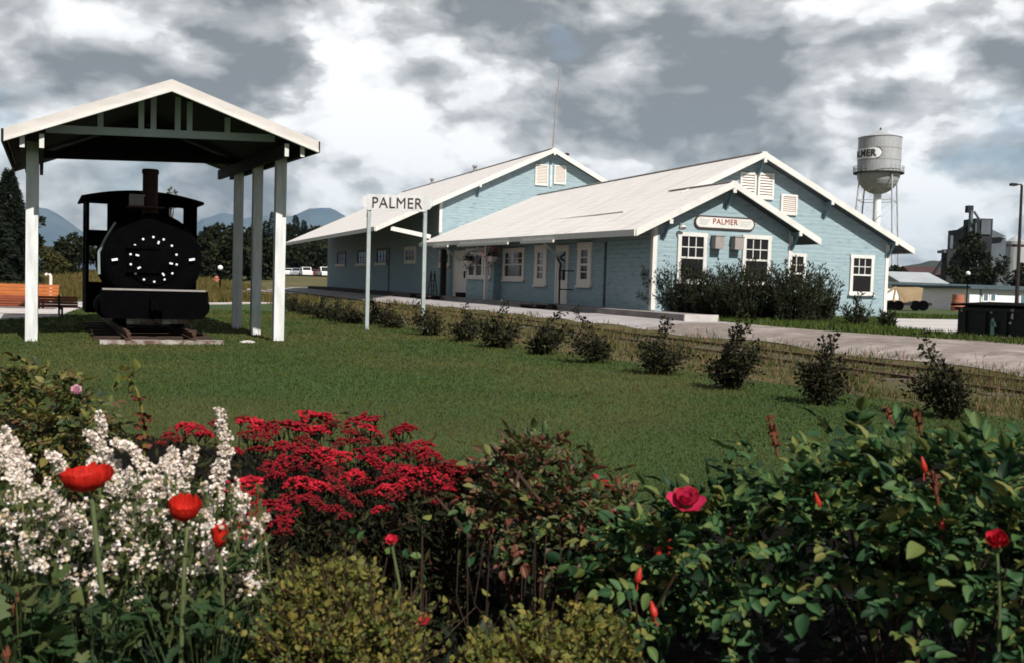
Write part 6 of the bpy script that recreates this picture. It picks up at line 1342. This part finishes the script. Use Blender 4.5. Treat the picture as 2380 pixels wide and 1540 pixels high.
# ------------------------------------------------------------------ mountains, hills
def fbm(x, y, seed, octs=6):
    r = np.random.default_rng(seed); out = np.zeros_like(x); amp = 1.
    for o in range(octs):
        for _ in range(3):
            a = r.uniform(0, 2*PI); k = 2**o*r.uniform(.8, 1.25); out += amp*(1-np.abs(np.sin(k*(x*math.cos(a)+y*math.sin(a))+r.uniform(0, 6))))
        amp *= .5
    return out/3
def terrain(name, m, dirs, dist, depth, seed, kind='structure'):
    """real ridge whose crest passes through the given bearings at distance dist"""
    px = np.array([d[0] for d in dirs], float); py = np.array([d[1] for d in dirs], float); nx, nr = 220, 40
    X = np.linspace(px[0], px[-1], nx); Yc = np.interp(X, px, py)
    top = np.array([at(x, y, dist) for x, y in zip(X, Yc)]); f = np.array([ray(x, 700) for x in X]); f[:, 2] = 0; f /= np.linalg.norm(f, axis=1)[:, None]
    T = np.linspace(0, 1, nr); V = np.zeros((nx, nr, 3))
    for k, t in enumerate(T):
        h = sm(t/.62)**.9 if t < .62 else 1-.5*(t-.62)
        p = top+f*((t-.62)*depth); n = fbm(p[:, 0]/depth*5, p[:, 1]/depth*5, seed)
        V[:, k, :2] = p[:, :2]; V[:, k, 2] = (top[:, 2]+40)*h*(.80+.22*n)-40
    i, j = np.meshgrid(np.arange(nx-1), np.arange(nr-1), indexing='ij')
    b = MB(); b.add(V.reshape(-1, 3), np.stack([i*nr+j, (i+1)*nr+j, (i+1)*nr+j+1, i*nr+j+1], -1).reshape(-1, 4)); return tag(b.build(name, m, smooth=True), kind=kind)
G['mtn'] = mat('haze_blue_rock', (.045, .075, .11), (.08, .11, .14), scale=.0016, rough=1, bump=30, bscale=.004)  # distance haze is partly put into the blue of the rock
G['wood'] = mat('far_woods', (.03, .04, .03), (.02, .028, .022), scale=.05, rough=1)
terrain('mountains', G['mtn'], [(-500, 520), (-300, 470), (-60, 505), (60, 478), (110, 490), (150, 512), (200, 545), (260, 565), (320, 585), (400, 605)], 7600, 3600, 3)
terrain('mountains', G['mtn'], [(330, 590), (420, 545), (470, 505), (520, 492), (570, 500), (620, 490), (680, 496), (720, 484), (770, 488), (810, 502), (880, 480), (960, 505), (1100, 540), (1300, 590)], 9400, 3600, 5)
terrain('hills', G['wood'], [(1900, 640), (2000, 628), (2060, 612), (2110, 606), (2160, 602), (2215, 606), (2260, 622), (2330, 632), (2420, 640), (2600, 645), (2900, 660)], 1500, 700, 9)
# ------------------------------------------------------------------ light, sky, haze, render
SEL = math.radians(45)
SUNV = np.array([.15*math.cos(SEL), -.989*math.cos(SEL), math.sin(SEL)])
sun = D.lights.new('sun', 'SUN'); sun.energy = 5.0; sun.angle = math.radians(.5); sun.color = (1, .955, .88)
so = D.objects.new('sun', sun); COL.objects.link(so); so.rotation_euler = Vector(SUNV).to_track_quat('Z', 'Y').to_euler()
w = D.worlds.new('World'); S.world = w; w.use_nodes = True; nt = w.node_tree; nt.nodes.clear(); L = nt.links.new
out = nn(nt, 'ShaderNodeOutputWorld'); bg = nn(nt, 'ShaderNodeBackground'); bg.inputs[1].default_value = .1; L(bg.outputs[0], out.inputs[0])
sky = nn(nt, 'ShaderNodeTexSky', sky_type='NISHITA'); sky.sun_disc = False; sky.sun_elevation = SEL; sky.sun_rotation = math.atan2(SUNV[0], SUNV[1])
tc = nn(nt, 'ShaderNodeTexCoord'); DIRV = tc.outputs['Generated']
def M(op, a, b=None, c=None):
    n = nn(nt, 'ShaderNodeMath', operation=op)
    for i, v in enumerate((a, b, c)):
        if v is None: continue
        if isinstance(v, (int, float)): n.inputs[i].default_value = v
        else: L(v, n.inputs[i])
    return n.outputs[0]
def VM(op, a, b):
    n = nn(nt, 'ShaderNodeVectorMath', operation=op)
    for i, v in enumerate((a, b)):
        if isinstance(v, (tuple, list)): n.inputs[i].default_value = v
        else: L(v, n.inputs[i])
    return n
def noise(vec, sc, det, r, dist=0.):
    n = nn(nt, 'ShaderNodeTexNoise'); n.inputs['Scale'].default_value = sc; n.inputs['Detail'].default_value = det; n.inputs['Roughness'].default_value = r; n.inputs['Distortion'].default_value = dist
    L(vec, n.inputs['Vector']); return n
def mapr(v, a, b, c=0., d=1., sm_=True):
    n = nn(nt, 'ShaderNodeMapRange'); n.interpolation_type = 'SMOOTHSTEP' if sm_ else 'LINEAR'
    for i, x in enumerate((v, a, b, c, d)):
        if isinstance(x, (int, float)): n.inputs[i].default_value = x
        else: L(x, n.inputs[i])
    return n.outputs[0]
sq = VM('MULTIPLY', DIRV, (1, 1, 1.9)).outputs[0]
wob = noise(sq, 7, 10, .6); wv = VM('SUBTRACT', wob.outputs['Color'], (.5, .5, .5)).outputs[0]
wsc = nn(nt, 'ShaderNodeVectorMath', operation='SCALE'); wsc.inputs['Scale'].default_value = .17; L(wv, wsc.inputs[0])
dw = VM('ADD', DIRV, wsc.outputs[0]).outputs[0]; dwn = nn(nt, 'ShaderNodeVectorMath', operation='NORMALIZE'); L(dw, dwn.inputs[0]); dw = dwn.outputs[0]
ws2 = nn(nt, 'ShaderNodeVectorMath', operation='SCALE'); ws2.inputs['Scale'].default_value = .06; L(wv, ws2.inputs[0]); sqw = VM('ADD', sq, ws2.outputs[0]).outputs[0]
def billow(vec, sc, det):
    t = None
    for k, amp in ((1, .6), (2.1, .3), (4.3, .16)):
        a = M('MULTIPLY', M('ABSOLUTE', M('SUBTRACT', noise(vec, sc*k, 2, .5).outputs['Fac'], .5)), amp*3.2); t = a if t is None else M('ADD', t, a)
    return t
def field(off):
    v = VM('ADD', sqw, off).outputs[0]
    return M('ADD', M('MULTIPLY', noise(v, 3.4, 13, .58, .3).outputs['Fac'], 1.0), M('MULTIPLY', billow(v, 5.5, 4), .5))
f0 = field((0, 0, 0)); f1 = field((.01, -.02, .045))
n2 = noise(VM('ADD', sq, (7.3, 2.1, 4.4)).outputs[0], 13, 10, .62, .2).outputs['Fac']
def lobe(px, py, rin, rout, amp):
    d = ray(px, py); d = d/np.linalg.norm(d); k = VM('DOT_PRODUCT', dw, tuple(d)).outputs['Value']
    return mapr(k, math.cos(math.radians(rout)), math.cos(math.radians(rin)), 0., amp)
# lightness of the cloud deck in each direction (clouds hang where the photograph shows them)
rel = M('MULTIPLY', M('SUBTRACT', f0, f1), 2.0)
light = M('ADD', M('MULTIPLY', M('SUBTRACT', f0, SKYM), 1.5), rel)
for lb in ((840, 230, 1, 8, .42), (740, 380, .5, 6, .25), (1000, 350, .5, 5, .2), (150, 450, .5, 5, .22), (110, 260, 1, 6, .18), (2230, 420, .5, 5.5, .55), (2080, 540, .5, 5, .4), (1180, 200, .3, 3.2, .28), (1960, 440, .5, 3.5, .2), (330, 60, 1, 5, .1), (1980, 60, 1, 6, .2), (2230, 90, 1, 5, .22), (2330, 480, .3, 3, .2), (920, 60, .5, 4, .15),
           (590, 70, 1, 4.4, -.6), (665, 150, .5, 3., -.42), (250, 90, 1, 5, -.16), (60, 180, .5, 4, -.1), (1500, 230, 1, 8, -.22), (1150, 60, 1, 6, -.22), (1700, 320, .5, 6, -.28), (2350, 270, .5, 4.5, -.45), (2150, 240, .3, 4, -.2), (1050, 308, .2, 1.2, -.35), (470, 440, .5, 4, -.30), (300, 400, .3, 3, -.28), (640, 440, .3, 3.5, -.25), (1700, 120, 1, 6, -.12), (800, 450, .3, 3, -.2), (2250, 500, .2, 2.5, -.15), (2360, 130, .3, 2.5, -.15)):
    light = M('ADD', light, lobe(*lb))
# unseen deck overhead, left and behind is dimmed to deepen the shade
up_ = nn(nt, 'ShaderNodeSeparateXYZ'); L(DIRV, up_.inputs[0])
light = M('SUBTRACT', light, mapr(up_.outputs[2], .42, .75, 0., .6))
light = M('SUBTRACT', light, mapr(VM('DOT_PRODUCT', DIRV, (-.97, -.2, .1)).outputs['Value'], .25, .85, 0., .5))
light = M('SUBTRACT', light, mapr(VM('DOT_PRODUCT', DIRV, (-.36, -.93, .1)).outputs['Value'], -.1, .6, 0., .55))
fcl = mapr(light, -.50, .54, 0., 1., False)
rp = nn(nt, 'ShaderNodeValToRGB'); cr = rp.color_ramp
stops = [(0, (1.9, 2.0, 2.12)), (.22, (2.95, 3.06, 3.18)), (.42, (4.2, 4.25, 4.32)), (.60, (5.4, 5.45, 5.5)), (.74, (7.4, 7.4, 7.45)), (1, (9.0, 9.0, 9.0))]
while len(cr.elements) > 1: cr.elements.remove(cr.elements[0])
for i, (p, c) in enumerate(stops):
    e = cr.elements[0] if i == 0 else cr.elements.new(p); e.position = p; e.color = (c[0]/10, c[1]/10, c[2]/10, 1)
L(fcl, rp.inputs[0])
cs = nn(nt, 'ShaderNodeVectorMath', operation='SCALE'); cs.inputs['Scale'].default_value = 10; L(rp.outputs[0], cs.inputs[0])
# gaps of blue sky
gap = M('ADD', lobe(1295, 112, .05, 1.1, .3), M('ADD', lobe(2340, 345, .3, 3.5, .5), M('ADD', lobe(300, 440, .3, 3.5, .3), lobe(45, 330, .3, 3, .35))))
gap = M('MULTIPLY', gap, mapr(n2, .40, .62, 1.1, .35))
mx = nn(nt, 'ShaderNodeMix', data_type='RGBA'); mx.clamp_factor = True; L(gap, mx.inputs[0]); L(cs.outputs[0], mx.inputs[6]); L(sky.outputs[0], mx.inputs[7])
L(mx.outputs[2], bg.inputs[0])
# air
if HAZE:
    b = MB(); b.box((-7500, -1500, -60), (11000, 11200, 1000)); hm = D.materials.new('haze'); hm.use_nodes = True; hn = hm.node_tree; hn.nodes.clear()
    ho = nn(hn, 'ShaderNodeOutputMaterial'); pv = nn(hn, 'ShaderNodeVolumePrincipled'); pv.inputs['Color'].default_value = (.52, .76, 1, 1); pv.inputs['Density'].default_value = HAZE; pv.inputs['Anisotropy'].default_value = .2
    hn.links.new(pv.outputs[0], ho.inputs['Volume']); tag(b.build('haze', hm), kind='stuff')
S.render.engine = 'CYCLES'
S.cycles.volume_bounces = 0; S.cycles.max_bounces = 6; S.cycles.transmission_bounces = 3; S.cycles.transparent_max_bounces = 4
S.cycles.use_denoising = True
S.cycles.filter_width = 1.7
S.view_settings.view_transform = 'Standard'; S.view_settings.look = 'None'; S.view_settings.exposure = EXPO; S.view_settings.gamma = 1
